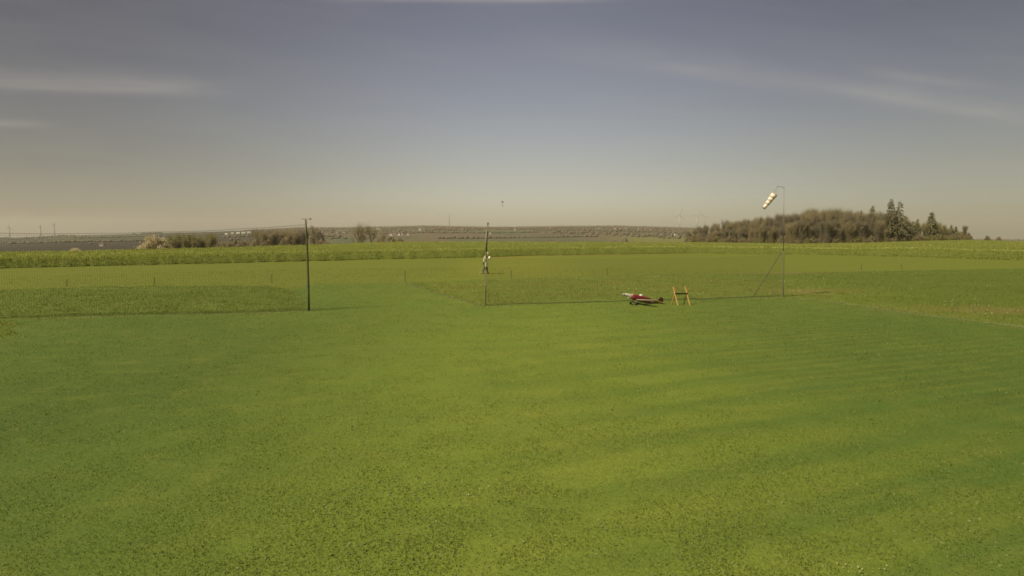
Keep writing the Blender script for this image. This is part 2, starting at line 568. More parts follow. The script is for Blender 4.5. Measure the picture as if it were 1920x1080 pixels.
def build_ground():
    front = np.arange(-52, 52.01, 0.2)
    rest = np.arange(56, 304.1, 4.0)
    ang = np.radians(np.concatenate([front, rest]))            # clockwise from +Y
    rad = [1.2]
    while rad[-1] < 12000:
        r = rad[-1]
        rad.append(r * (1.02 if r < 14 else 1.0055 if r < 130 else 1.018))
    rad = np.array(rad)
    A, Q = np.meshgrid(ang, rad)
    X = Q * np.sin(A); Y = Q * np.cos(A)
    Z = height(X, Y)
    na, nr = len(ang), len(rad)
    V = np.stack([X, Y, Z], -1).reshape(-1, 3)
    V = np.vstack([V, [[0, 0, 0]]])
    i, j = np.meshgrid(np.arange(nr - 1), np.arange(na), indexing='ij')
    j2 = (j + 1) % na
    Fq = np.stack([i * na + j, (i + 1) * na + j, (i + 1) * na + j2, i * na + j2], -1).reshape(-1, 4)
    me = bpy.data.meshes.new('ground')
    jj = np.arange(na)
    tris = np.stack([np.full(na, nr * na), jj, (jj + 1) % na], -1)
    me.vertices.add(len(V)); me.vertices.foreach_set('co', V.astype(np.float32).ravel())
    loops = np.concatenate([Fq.ravel(), tris.ravel()]).astype(np.int32)
    me.loops.add(len(loops)); me.loops.foreach_set('vertex_index', loops)
    starts = np.concatenate([np.arange(0, len(Fq) * 4, 4), len(Fq) * 4 + np.arange(0, len(tris) * 3, 3)]).astype(np.int32)
    me.polygons.add(len(starts)); me.polygons.foreach_set('loop_start', starts)
    x, y = V[:, 0], V[:, 1]
    rough, crop, cf, px = zone_masks(x, y)
    # runway = beyond the long grass (or the gap between the nets) up to the crop
    runfront = np.interp(px, [-900, 0, 540, 600, 770, 900, 1480, 1920, 2900], [60, 32, 34, 39, 39, 43, 50, 57, 62])
    run = np.clip((y - runfront) / 3.0, 0, 1) * (y > 5) * ~rough
    soil = np.clip(1 - np.abs(y - (cf - 2.0)) / 2.2, 0, 1) * (px > 905) * (px < 1320)
    for (qx, qy, sx_, sy_) in ((1525, 546, 2.6, 1.6), (1855, 582, 4.0, 1.3), (1470, 512, 5, 1.2)):
        q = on_ground(qx, qy)
        soil = np.maximum(soil, .75 * np.exp(-((x - q.x) / sx_) ** 2 - ((y - q.y) / sy_) ** 2))
    soil = np.maximum(soil, crop * 1.0 * (y < cf + 12))
    zone = np.zeros((len(V), 4), np.float32)
    zone[:, 0] = rough; zone[:, 1] = run; zone[:, 2] = soil; zone[:, 3] = 1
    at = me.attributes.new('zone', 'FLOAT_COLOR', 'POINT'); at.data.foreach_set('color', zone.ravel())
    rc = np.interp(px, CREST[:, 0], CREST[:, 1])
    fr = np.clip((y - rc - 40) / 60, 0, 1) * (y > 0)
    at = me.attributes.new('far', 'FLOAT', 'POINT'); at.data.foreach_set('value', fr.astype(np.float32))
    # fields on the far hills
    cell = vnoise(x / 210, y / 340, 91) * .6 + vnoise(x / 80, y / 150, 92) * .4
    F3 = np.zeros((len(V), 4), np.float32); F3[:, 3] = 1
    brown, darkb, grey, gre, yel = (.104, .084, .042), (.033, .028, .014), (.042, .043, .020), (.070, .082, .034), (.125, .122, .032)

    def blend(w, c):
        F3[:, :3] = F3[:, :3] * (1 - w[:, None]) + np.array(c)[None] * w[:, None]

    def sst(v, a, b): return np.clip((v - a) / (b - a), 0, 1)
    blend(np.ones(len(V)), brown)
    blend(sst(cell, .50, .56) * sst(-cell, -.70, -.64), (.078, .090, .036))
    blend(sst(cell, .66, .70), (.085, .068, .038))
    left = sst(-px, -560, -420)
    blend(left, darkb)
    blend(left * sst(y + 700 * (cell - .5), 1450, 2650), grey)
    blend(left * sst(px, 60, 150) * sst(-px, -330, -250) * sst(y, 2300, 2600) * .6, gre)
    blend(sst(px, 618, 640) * sst(-px, -700, -660) * sst(y, 500, 600) * sst(-y, -2300, -2100), gre)
    blend(sst(px, 1120, 1190) * sst(-px, -1420, -1300) * sst(-y - 250 * cell, -2300, -2150), yel)
    blend(sst(px, 1290, 1400), (.105, .115, .035))
    at = me.attributes.new('field', 'FLOAT_COLOR', 'POINT'); at.data.foreach_set('color', F3.ravel())
    me.update(calc_edges=True)
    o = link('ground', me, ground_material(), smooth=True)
    tag(o, 'mown green flying field with longer grass strips and hills far behind', 'ground', kind='structure')


build_ground()


# ------------------------------------------------------------------ grass, crop and flowers (uncountable)
def rot_frames(n, tilt):
    """random unit 'along' and 'across' vectors; tilt = max lean from vertical (rad)"""
    az = rng.random(n) * 2 * PI
    lo_, hi_ = tilt if isinstance(tilt, tuple) else (0.0, tilt)
    ln = lo_ + rng.random(n) * (hi_ - lo_)
    along = np.stack([np.sin(ln) * np.cos(az), np.sin(ln) * np.sin(az), np.cos(ln)], -1)
    a2 = rng.random(n) * 2 * PI
    q = np.stack([np.cos(a2), np.sin(a2), np.zeros(n)], -1)
    across = q - along * (q * along).sum(1, keepdims=True)
    across /= np.linalg.norm(across, axis=1, keepdims=True) + 1e-9
    return along, across


def blades(P, L, Wd, tilt, tint):
    n = len(P)
    al, ac = rot_frames(n, tilt)
    L = L[:, None]; Wd = Wd[:, None]
    V = np.stack([P - ac * Wd * .5, P + ac * Wd * .5, P + al * L], 1).reshape(-1, 3)
    Fc = np.arange(n * 3).reshape(n, 3)
    return V, Fc, np.repeat(tint, 3)


def quads(P, S, tilt, tint, asp=1.0):
    n = len(P)
    al, ac = rot_frames(n, tilt)
    S = S[:, None]
    a = al * S * .5; c = ac * S * .5 * asp
    V = np.stack([P - a - c, P - a + c, P + a + c * .6, P + a - c * .6], 1).reshape(-1, 3)
    Fc = np.arange(n * 4).reshape(n, 4)
    return V, Fc, np.repeat(tint, 4)


def scatter(n, rmin, rmax, half_deg=43.0, power=2.0):
    """points with constant density in the view: p(r) ~ r**(1-power)"""
    uu = rng.random(n)
    k = 2 - power
    r = rmin * (rmax / rmin) ** uu if abs(k) < 1e-6 else (rmin ** k + uu * (rmax ** k - rmin ** k)) ** (1 / k)
    a = np.radians((rng.random(n) * 2 - 1) * half_deg)
    return r * np.sin(a), r * np.cos(a), r


GRASS = leafy('lawn_blades', [(0.0, (0.0586, 0.1085, 0.0178)), (.5, (0.1380, 0.1694, 0.0205)), (.85, (0.1985, 0.2116, 0.0369)), (1.0, (0.3780, 0.3820, 0.1775))], trans=.55)
ROUGHM = leafy('long_grass_blades', [(0.0, (0.0884, 0.1357, 0.0168)), (.5, (0.1581, 0.1993, 0.0273)), (.88, (0.2278, 0.2173, 0.0525)), (1.0, (0.3348, 0.3498, 0.1260))], trans=.45)

# mown lawn
x, y, r = scatter(330000, 4.4, 60, power=2.25)
ro, cr, cf, px = zone_masks(x, y)
clump = vnoise(x / .32, y / .32, 33) * .6 + vnoise(x / .9, y / .9, 31) * .4
dens = .38 + .62 * (clump + .35 * (vnoise(x / 4, y / 4, 32) - .5) > .44)
keep = ~ro & ~cr & (rng.random(len(x)) < dens)
x, y, r = x[keep], y[keep], r[keep]
n_lawn = len(x)
# dry pale clippings left along the mower's edge of the long grass
for (a, b_, nn) in (((766, 534), (907, 575), 5200), ((911, 577), (1100, 565.5), 2200), ((1300, 560), (1468, 558.5), 1500), ((1468, 558.5), (1545, 563), 900), ((1545, 563), (1740, 592), 2600),
                    ((1740, 592), (1930, 615), 2600), ((60, 599), (300, 592), 1500), ((300, 592), (575, 584), 2200), ((540, 545), (576, 570), 900)):
    A_, B_ = on_ground(*a), on_ground(*b_)
    f = rng.random(nn)
    kk = vnoise(f * 40, f * 0, int(a[0])) > .3
    f = f[kk]
    x = np.concatenate([x, A_.x + (B_.x - A_.x) * f + .13 * rng.standard_normal(len(f))])
    y = np.concatenate([y, A_.y + (B_.y - A_.y) * f + .13 * rng.standard_normal(len(f))])
r = np.hypot(x, y)
z = height(x, y)
sz = np.maximum(1.0, r / 13.0) ** .6
tn = np.clip(.45 + .22 * rng.standard_normal(len(x)) - .36 * np.clip((np.abs(x - .8) - 1.8) / 6, 0, 1), 0, .97)  # blade tint drops to both sides, matching the painted lens darkening
tn = np.where(rng.random(len(x)) < .07, 1.0, tn)
clump = vnoise(x / .32, y / .32, 33) * .6 + vnoise(x / .9, y / .9, 31) * .4
sz = sz * (.70 + .6 * clump)
tn = np.where(tn < .99, np.clip(tn + .28 * (clump - .45), 0.08, .97), tn)
tn[n_lawn:] = np.where(rng.random(len(x) - n_lawn) < .6, 1.0, .8)
V, Fc, T = blades(np.stack([x, y, z - .004], -1), (.016 + .018 * rng.random(len(x))) * sz, (.006 + .007 * rng.random(len(x))) * sz, 1.45, tn)
o = np_mesh('lawn_grass', V, Fc, 3, GRASS, tint=T)
tag(o, 'short mown lawn grass covering the foreground', 'grass', kind='stuff')

# flat rosettes of clover and plantain in the lawn
WEED = leafy('clover_leaves', [(0.0, (.105, .145, .026)), (.5, (.150, .182, .045)), (1.0, (.215, .245, .085))], trans=.35)
x, y, r = scatter(46000, 4.4, 40, power=1.9)
ro, cr, cf, px = zone_masks(x, y)
pt = vnoise(x / 1.7, y / 1.7, 35) * .6 + vnoise(x / .5, y / .5, 36) * .4
keep = ~ro & ~cr & (rng.random(len(x)) < np.clip((pt - .42) * 2.2, .03, .7))
x, y = x[keep], y[keep]
V, Fc, T = quads(np.stack([x, y, height(x, y) + .004 + .006 * rng.random(len(x))], -1), .014 + .020 * rng.random(len(x)) ** 2, (1.25, 1.57), np.clip(.5 + .3 * rng.standard_normal(len(x)), 0, 1), .9)
o = np_mesh('lawn_clover', V, Fc, 4, WEED, tint=T)
tag(o, 'pale clover and plantain leaves flecking the mown lawn', 'clover', kind='stuff')

# long grass strips
x, y, r = scatter(420000, 16, 75, 44, power=1.6)
ro, cr, cf, px = zone_masks(x, y)
x, y, r = x[ro], y[ro], r[ro]
z = height(x, y)
cl = vnoise(x / .9, y / .9, 41) * .6 + vnoise(x / .3, y / .3, 42) * .4
L = (.035 + .085 * cl ** 1.5) * (.6 + .8 * rng.random(len(x)))
warm = vnoise(x / 5, y / 3, 43)
tn = np.clip(np.interp(x, [-30, -6, -2, 13, 19, 30], [.12, .16, .52, .50, .26, .10]) + .3 * cl + .15 * rng.standard_normal(len(x)) + .25 * np.clip(warm - .55, 0, 1)
             + sum(.42 * np.exp(-((x - on_ground(a, b_).x) / c_) ** 2 - ((y - on_ground(a, b_).y) / d_) ** 2) for a, b_, c_, d_ in ((1525, 546, 2.6, 1.6), (1855, 582, 4.0, 1.3))), 0, .97)
tn = np.where(rng.random(len(x)) < .012, 1.0, tn)
V, Fc, T = blades(np.stack([x, y, z - .01], -1), L, .014 + .016 * rng.random(len(x)), .7, tn)
o = np_mesh('long_grass', V, Fc, 3, ROUGHM, tint=T)
tag(o, 'longer unmown grass in strips between lawn and runway', 'grass', kind='stuff')

# dandelion heads and daisies
FLOW = leafy('dandelion_heads', [(0.0, (.36, .33, .10)), (.6, (.44, .41, .20)), (1.0, (.58, .54, .36))])
x, y, r = scatter(60000, 4.6, 62, 43, power=1.9)
ro, cr, cf, px = zone_masks(x, y)
cl = vnoise(x / 3.3, y / 2.2, 51) * .6 + vnoise(x / 1.1, y / .9, 52) * .4
p = np.where(ro, np.clip((cl - .54) * .9, 0, .12), np.where(y < 40, np.clip((cl - .60) * .16, 0.0012, .02), 0)) * ~cr
keep = rng.random(len(x)) < p
x, y, r, ro = x[keep], y[keep], r[keep], ro[keep]
# the worn yellow patch at the lower right of the lawn
c = on_ground(1632, 1070); n = 18
x = np.concatenate([x, c.x + rng.standard_normal(n) * .22]); y = np.concatenate([y, c.y + rng.standard_normal(n) * .08])
ro = np.concatenate([ro, np.zeros(n, bool)])
z = height(x, y) + np.where(ro, .08 + .10 * rng.random(len(x)), .02)
s = np.where(ro, .018 + .020 * rng.random(len(x)), .005 + .006 * rng.random(len(x)))
vv, ff, tt = [], [], []
base = np.array([(1, 0, 0), (0, 1, 0), (-1, 0, 0), (0, -1, 0), (0, 0, .6), (0, 0, -.4)])
fo = np.array([(0, 1, 4), (1, 2, 4), (2, 3, 4), (3, 0, 4), (1, 0, 5), (2, 1, 5), (3, 2, 5), (0, 3, 5)])
V = (base[None] * s[:, None, None] + np.stack([x, y, z], -1)[:, None]).reshape(-1, 3)
Fc = (fo[None] + 6 * np.arange(len(x))[:, None, None]).reshape(-1, 3)
o = np_mesh('dandelions', V, Fc, 3, FLOW, tint=np.repeat(rng.random(len(x)), 6))
tag(o, 'scattered pale yellow dandelions and daisies in the grass', 'flowers', kind='stuff')

# rapeseed crop: canopy with leaves and first flowers
CROP = leafy('rapeseed_plants', [(0.0, (0.2049, 0.2381, 0.0493)), (.35, (0.2232, 0.2525, 0.0493)), (.62, (0.2504, 0.2667, 0.0454)), (.80, (0.3461, 0.3524, 0.0395)), (1.0, (0.5192, 0.5144, 0.1678))], trans=.5)


def build_crop():
    pxs = np.linspace(-420, 2320, 900)
    cf = crop_front(pxs) + 0.7 * (vnoise(pxs / 11, pxs * 0, 61) - .5)
    back = np.interp(pxs, CREST[:, 0], CREST[:, 1]) * 1.12 + 8
    t = np.linspace(0, 1, 70) ** 1.8
    D = cf[None] + (back - cf)[None] * t[:, None]
    X = (pxs[None] - 960) / F_PX * D
    top = .86 + .16 * (vnoise(X / 1.3, D / 1.3, 62) - .5) + .22 * (vnoise(X / 9, D / 9, 63) - .5)
    Z = height(X, D) + top * np.minimum(1, .10 + (D - cf[None]) * .26)
    V = np.stack([X, D, Z], -1)
    skirt = np.stack([X[0], cf - .05, height(X[0], cf) - .05], -1)[None]
    V = np.concatenate([skirt, V]); nr, nc = V.shape[:2]
    i, j = np.meshgrid(np.arange(nr - 1), np.arange(nc - 1), indexing='ij')
    F0 = np.stack([i * nc + j, i * nc + j + 1, (i + 1) * nc + j + 1, (i + 1) * nc + j], -1).reshape(-1, 4)
    tv = np.full((nr, nc), .30); tv[1:] = np.clip((D - cf[None] - 3) / 40, 0, 1) * .16 + .30
    parts = [(V.reshape(-1, 3), F0, tv.ravel() + .06 * rng.standard_normal(nr * nc))]

    def pts(n, depth_fn):
        p = rng.random(n) * 2740 - 420
        c = crop_front(p) + 0.7 * (vnoise(p / 11, p * 0, 61) - .5); b = np.interp(p, CREST[:, 0], CREST[:, 1]) * 1.1 + 6
        d = depth_fn(c, b, n)
        return p, (p - 960) / F_PX * d, d, c
    # front edge: leaves from ground to top
    p, x, d, c = pts(70000, lambda c, b, n: c + 4.2 * rng.random(n) ** 1.3 - .15)
    f = rng.random(len(x)) ** .8
    tall = .80 + .25 * vnoise(x / 1.3, d / 1.3, 62) + .2 * (vnoise(x / 9, d / 9, 63) - .5)
    ramp_ = np.minimum(1, .10 + np.maximum(d - c, 0) * .26)
    z = height(x, d) + tall * ramp_ * (.72 + .36 * f) + .02
    tn = np.clip(.16 + .14 * f + .14 * ramp_ + .12 * rng.standard_normal(len(x)), 0, .6)
    parts.append(quads(np.stack([x, d, z], -1), .07 + .08 * rng.random(len(x)), (.7, 1.5), tn, .6))
    # tops
    p, x, d, c = pts(150000, lambda c, b, n: c * (b / c) ** (rng.random(n)))
    gap = vnoise(x / 1.1, d / 1.6, 64)
    z = height(x, d) + .80 + .22 * (vnoise(x / 9, d / 9, 63) - .5) + .20 * rng.random(len(x)) * (.5 + gap)
    tn = np.clip(.38 + .20 * gap + .08 * rng.standard_normal(len(x)) + .10 * np.clip((d - c) / 60, 0, 1), 0, .76)
    parts.append(quads(np.stack([x, d, z], -1), .08 + .10 * rng.random(len(x)), (.75, 1.55), tn, .7))
    # open flower heads, more of them along the front shoulder and towards the right
    p, x, d, c = pts(110000, lambda c, b, n: np.where(rng.random(n) < .45, c + 3.2 + np.abs(rng.standard_normal(n)) * 4, c * (b / c) ** rng.random(n)))
    cl = vnoise(x / 2.2, d / 3.5, 65) * .6 + vnoise(x / .8, d / 1.2, 66) * .4
    k = rng.random(len(x)) < np.clip((cl - .40) * 1.3, 0.02, .55) * np.interp(p, [-400, 300, 1300, 1700, 2300], [.6, .7, .9, 1.3, 1.2])
    x, d = x[k], d[k]
    z = height(x, d) + .95 + .22 * (vnoise(x / 9, d / 9, 63) - .5) + .16 * rng.random(len(x))
    parts.append(quads(np.stack([x, d, z], -1), (.05 + .07 * rng.random(len(x))) * np.clip(d / 90, .9, 2), 1.5, .82 + .18 * rng.random(len(x)), .8))
    off, VV, FF, TT = 0, [], [], []
    for v, f_, t_ in parts:
        VV.append(v); FF.append(f_ + off); TT.append(t_); off += len(v)
    o = np_mesh('rapeseed_crop', np.vstack(VV), np.vstack(FF), 4, CROP, tint=np.concatenate(TT))
    tag(o, 'field of rapeseed plants just coming into yellow flower', 'crop', kind='stuff')


build_crop()


# ------------------------------------------------------------------ net posts, nets, windsock
POST_M = plain('weathered_post', (.115, .117, .046), (.075, .078, .034), .9, 14, spec=.1)
POST_L = plain('pale_weathered_post', (.165, .165, .075), (.12, .122, .055), .9, 14, spec=.1)
STEEL = plain('galvanised_steel', (.20, .20, .18), (.12, .12, .11), .5, 20, .4)
DARK = plain('dark_plastic', (.03, .03, .03), (.05, .05, .045), .5, 10)
PALE = plain('pale_plastic_pipe', (.30, .29, .18), (.24, .23, .15), .5, 10)
TAPE = plain('white_tape', (.34, .33, .22), (.28, .27, .18), .8, 30)
ROPE = plain('dark_net_rope', (.085, .095, .040), (.065, .075, .035), .9, 40)
TWINE = plain('olive_net_twine', (.045, .055, .028), (.03, .04, .02), .9, 40)

PL = on_ground(579, 582.5)
PC = on_ground(909, 574)
PW = on_ground(1468, 556.5)
for q in (PL, PC, PW):
    q.z = hz(q.x, q.y)


def rel(base, px, py, depth=None):
    p = at_depth(px, py, depth or base.y)
    return p - base


t = thing('net_post', 'dark slightly crooked net post carrying a small wind gauge', 'post', PL, group='posts of the safety nets')
b = MB(); b.tube([(0, 0, -.3)] + [tuple(rel(PL, *p)) for p in ((578.2, 540), (576.3, 480), (574.5, 436), (573.2, 412))], [.048, .046, .043, .039, .036, .033], 10)
b.build('pole', POST_M, t, True)
tp = rel(PL, 573.2, 412)
b = MB()
for zz in (1.05, 1.10): b.tube([tp * (zz / tp.z) + Vector((0, 0, -.02)), tp * (zz / tp.z) + Vector((0, 0, .02))], .066, 10)
b.build('clamp', STEEL, t)
b = MB(); b.tube([tp + Vector((-.14, 0, .03)), tp + Vector((.20, 0, .03))], .008, 6); b.tube([tp, tp + Vector((0, 0, .05))], .012, 6)
arm = b.build('wind_gauge', STEEL, t)
b = MB(); b.ball(tp + Vector((.20, 0, .03)), (.045, .035, .03), 8, 6); b.build('cup', DARK, arm)
b = MB(); b.box(tp + Vector((-.13, 0, .035)), (.07, .008, .03)); b.build('vane', STEEL, arm)

t = thing('net_post', 'thin net post with white tape and a pale pipe strapped along it', 'post', PC, group='posts of the safety nets')
pts = [rel(PC, *p) for p in ((909.8, 540), (911.0, 500), (912.5, 460), (914.6, 420))]
b = MB(); b.tube([Vector((0, 0, -.3)), Vector((0, 0, 0))] + pts, [.042, .042, .038, .033, .027, .021], 10)
b.build('pole', POST_L, t, True)
tp = rel(PC, 915, 418.5)
b = MB(); b.tube([tp - Vector((0, 0, .07)), tp + Vector((0, 0, .03))], .034, 10); b.build('cap', POST_M, t)
b = MB(); b.tube([rel(PC, 910.6, 471) + Vector((0, -.04, 0)), rel(PC, 912.4, 432) + Vector((0, -.04, 0))], .018, 8)
b.build('strapped_pipe', PALE, t, True)
b = MB(); b.tube([rel(PC, 910.9, 500) + Vector((.012, -.012, 0)), rel(PC, 911.4, 492) + Vector((.012, -.012, 0))], .062, 10); b.build('tape_wrap', TAPE, t)
b = MB(); b.tube([rel(PC, 910.0, 536) + Vector((.035, -.04, 0)), rel(PC, 910.9, 506) + Vector((.035, -.04, 0))], .018, 6); b.build('strapped_cane', PALE, t)


def make_net(name, label, A, B, top_fn, step, rope_r, twine_r, hem):
    """A, B ground points; top_fn(s) height above ground"""
    root = thing(name, label, 'net', A, group='safety nets along the flight line')
    d = (B - A); n = max(2, int(d.length / step))
    S = [i / n for i in range(n + 1)]

    def P(s, h):
        q = d * s
        return Vector((q.x, q.y, hz(A.x + q.x, A.y + q.y) - A.z + h))
    top = MB(); top.tube([P(s, top_fn(s)) for s in S[::2]], rope_r, 5); top.build('top_rope', ROPE, root)
    bot = MB(); bot.tube([P(s, .05 + .02 * math.sin(s * 60)) for s in S[::3]], hem, 5); bot.build('bottom_hem', ROPE, root)
    m = MB()
    rows = int(max(top_fn(0), top_fn(1)) / step)
    for s in S:
        ht = top_fn(s)
        m.tube([P(s, .05), P(s, ht * .5) + Vector((0, .02, 0)), P(s, ht)], twine_r, 3, False)
    for k in range(1, rows):
        f = k / rows
        m.tube([P(s, .05 + (top_fn(s) - .05) * f) + Vector((0, .02 * math.sin(f * PI), 0)) for s in S[::4]], twine_r, 3, False)
    m.build('mesh', TWINE, root, fixn=False)
    return root


NE = Vector((-20.6, 23.0, 0)); NE.z = hz(NE.x, NE.y)


def left_top(s):
    # rope height along the left net, from the post outwards
    return float(np.interp(s, [0, .15, .35, .55, .74, .88, 1.0], [3.62, 3.50, 3.36, 3.26, 3.22, 3.24, 3.36]))


make_net('safety_net', 'tall fine mesh safety net left of the wind gauge post', PL, NE, left_top, .085, .007, .0020, .006)
make_net('safety_net', 'low fine mesh safety net between the taped post and windsock mast', PC, PW,
         lambda s: 2.15 - .12 * math.sin(PI * s), .085, .003, .0026, .010)
t = thing('net_post', 'net post standing at the outer end of the left net', 'post', NE, group='posts of the safety nets')
b = MB(); b.tube([(0, 0, -.3), (0, 0, 3.75)], [.055, .042], 10); b.build('pole', POST_M, t, True)

# windsock mast
t = thing('windsock_mast', 'thin tall mast with slanting brace and short top arm', 'mast', PW)
top = rel(PW, 1470, 351)
b = MB(); b.tube([Vector((0, 0, -.3)), Vector((0, 0, 0)), rel(PW, 1468.6, 470)], [.050, .050, .042], 10); b.build('pole', POST_M, t, True)
b = MB(); b.tube([rel(PW, 1468.6, 472), top], [.020, .014], 8); b.build('upper_tube', STEEL, t, True)
foot = on_ground(1412, 556) - PW
b = MB(); b.tube([foot + Vector((0, 0, -.2)), foot, rel(PW, 1464, 474)], .030, 8); b.build('brace', POST_M, t, True)
armtip = rel(PW, 1457.5, 349.3)
b = MB(); b.tube([top + Vector((0, 0, -.01)), armtip], .011, 6); b.build('top_arm', STEEL, t)
# the sock hangs from the arm
mouth = at_depth(1452.0, 364.5, PW.y); tail = at_depth(1432.0, 390.5, PW.y)
t = thing('windsock', 'white and orange striped windsock hanging slack from the mast arm', 'windsock', mouth)
ax = (tail - mouth); Ls = ax.length; axn = ax.normalized()
ea = axn.cross(Vector((0, 1, 0))).normalized(); eb = axn.cross(ea).normalized()
WHITE_C = plain('white_sock_cloth', (.62, .57, .45), (.55, .50, .39), .9, 30)
ORANGE_C = plain('orange_sock_cloth', (.42, .19, .05), (.34, .15, .05), .8, 30)


def sock_ring(f, r0=.155, r1=.080):
    r = r0 + (r1 - r0) * f
    c = axn * (Ls * f)
    return [c + (ea * math.cos(2 * PI * k / 18) + eb * math.sin(2 * PI * k / 18)) * r * (1 + .05 * math.sin(3 * k + 9 * f)) for k in range(18)]


cuts = [(0, .03, 1), (.03, .235, 0), (.235, .275, 1), (.275, .47, 0), (.47, .51, 1), (.51, .71, 0), (.71, .75, 1), (.75, .975, 0), (.975, 1.0, 1)]
for a0, a1, isor in cuts:
    b = MB(); b.loft([sock_ring(a0), sock_ring((a0 + a1) / 2), sock_ring(a1)], cap=False)
    o = b.build('orange_band' if isor else 'white_band', ORANGE_C if isor else WHITE_C, t, True)
    md = o.modifiers.new('cloth', 'SOLIDIFY'); md.thickness = .004
b = MB()
hook = PW + armtip - mouth
for k in (0, 6, 12): b.tube([sock_ring(0)[k], hook], .0025, 4)
b.build('bridle', ROPE, t)

# ------------------------------------------------------------------ runway marker stakes
STAKE = plain('marker_stake', (.050, .055, .030), (.03, .035, .02), .8, 20)
STAKE_L = plain('stake_tip', (.40, .38, .22), (.3, .28, .18), .7, 20)
stakes = [(760, 528, 20, 'stake at the runway side of the gap between the nets'),
          (959, 522, 14, 'stake at the edge of the long grass just right of the taped post'),
          (125, 537, 13, 'leaning stake behind the left net, leftmost of the runway stakes'),
          (290, 533, 12, 'stake behind the left net below the blossoming bush'),
          (510, 531, 18, 'pale tipped stake behind the net near the wind gauge post'),
          (1138, 517, 13, 'stake at the runway edge above the model aircraft nose'),
          (1615, 507, 11, 'stake at the runway edge right of the windsock mast'),
          (1690, 505, 9, 'rightmost stake on the runway edge below the tall spruces')]
for i, (sx_, sy_, hpx, lab) in enumerate(stakes):
    p = on_ground(sx_, sy_); p.z = hz(p.x, p.y)
    hh = hpx / F_PX * p.y
    t = thing('marker_stake', 'thin ' + lab, 'stake', p, group='stakes along the runway edge')
    lean = (.10 if i == 2 else .015 * ((i % 3) - 1)) * hh
    b = MB(); b.tube([(0, 0, -.15), (lean, 0, hh)], [.020, .017], 7); b.build('shaft', STAKE, t)
    b = MB(); b.tube([(lean, 0, hh), (lean * 1.02, 0, hh + .05)], [.022, .015], 7); b.build('tip', STAKE_L if i == 4 else STAKE, t)

# ------------------------------------------------------------------ model aircraft parked on the grass
RED = plain('red_covering', (.19, .021, .021), (.14, .016, .016), .4, 6, spec=.5)
CREAM = plain('cream_paint', (.52, .47, .33), (.45, .40, .28), .45, 8, spec=.3)
BELLY = plain('beige_belly', (.42, .36, .24), (.36, .30, .20), .4, 8)
OLIVE = plain('olive_covering', (.13, .095, .035), (.10, .075, .03), .45, 8)
MAROON = plain('maroon_tail', (.095, .040, .030), (.07, .03, .025), .5, 8)
YELLOW = plain('yellow_stripe', (.52, .40, .05), (.45, .34, .05), .45, 8)
GLASS = plain('pale_canopy', (.62, .58, .46), (.70, .66, .52), .12, 5, spec=.8)
RUBBER = plain('black_rubber', (.02, .02, .02), (.03, .03, .03), .8, 20)


def ring(xc, zc, ry, rz, n=16, sq=2.3):
    out = []
    for k in range(n):
        a = 2 * PI * k / n
        ca, sa = math.cos(a), math.sin(a)
        out.append(Vector((xc, ry * math.copysign(abs(ca) ** (2 / sq), ca), zc + rz * math.copysign(abs(sa) ** (2 / sq), sa))))
    return out


def wing_panel(root_le, root_chord, tip_le, tip_chord, th, sweep_ease=6):
    """tapered aerofoil panel between two leading edge points (x runs aft)"""
    m = MB(); secs = []
    for i in range(sweep_ease + 1):
        f = i / sweep_ease
        le = Vector(root_le).lerp(Vector(tip_le), f); ch = root_chord + (tip_chord - root_chord) * f
        if i == sweep_ease: ch *= .8; le.x += ch * .1
        prof = [(1, 0), (.7, .35), (.35, .62), (.12, .5), (0, 0), (.12, -.35), (.4, -.4), (.75, -.2)]
        secs.append([le + Vector((a * ch, 0, z * th * ch)) for a, z in prof])
    m.loft(secs)
    return m


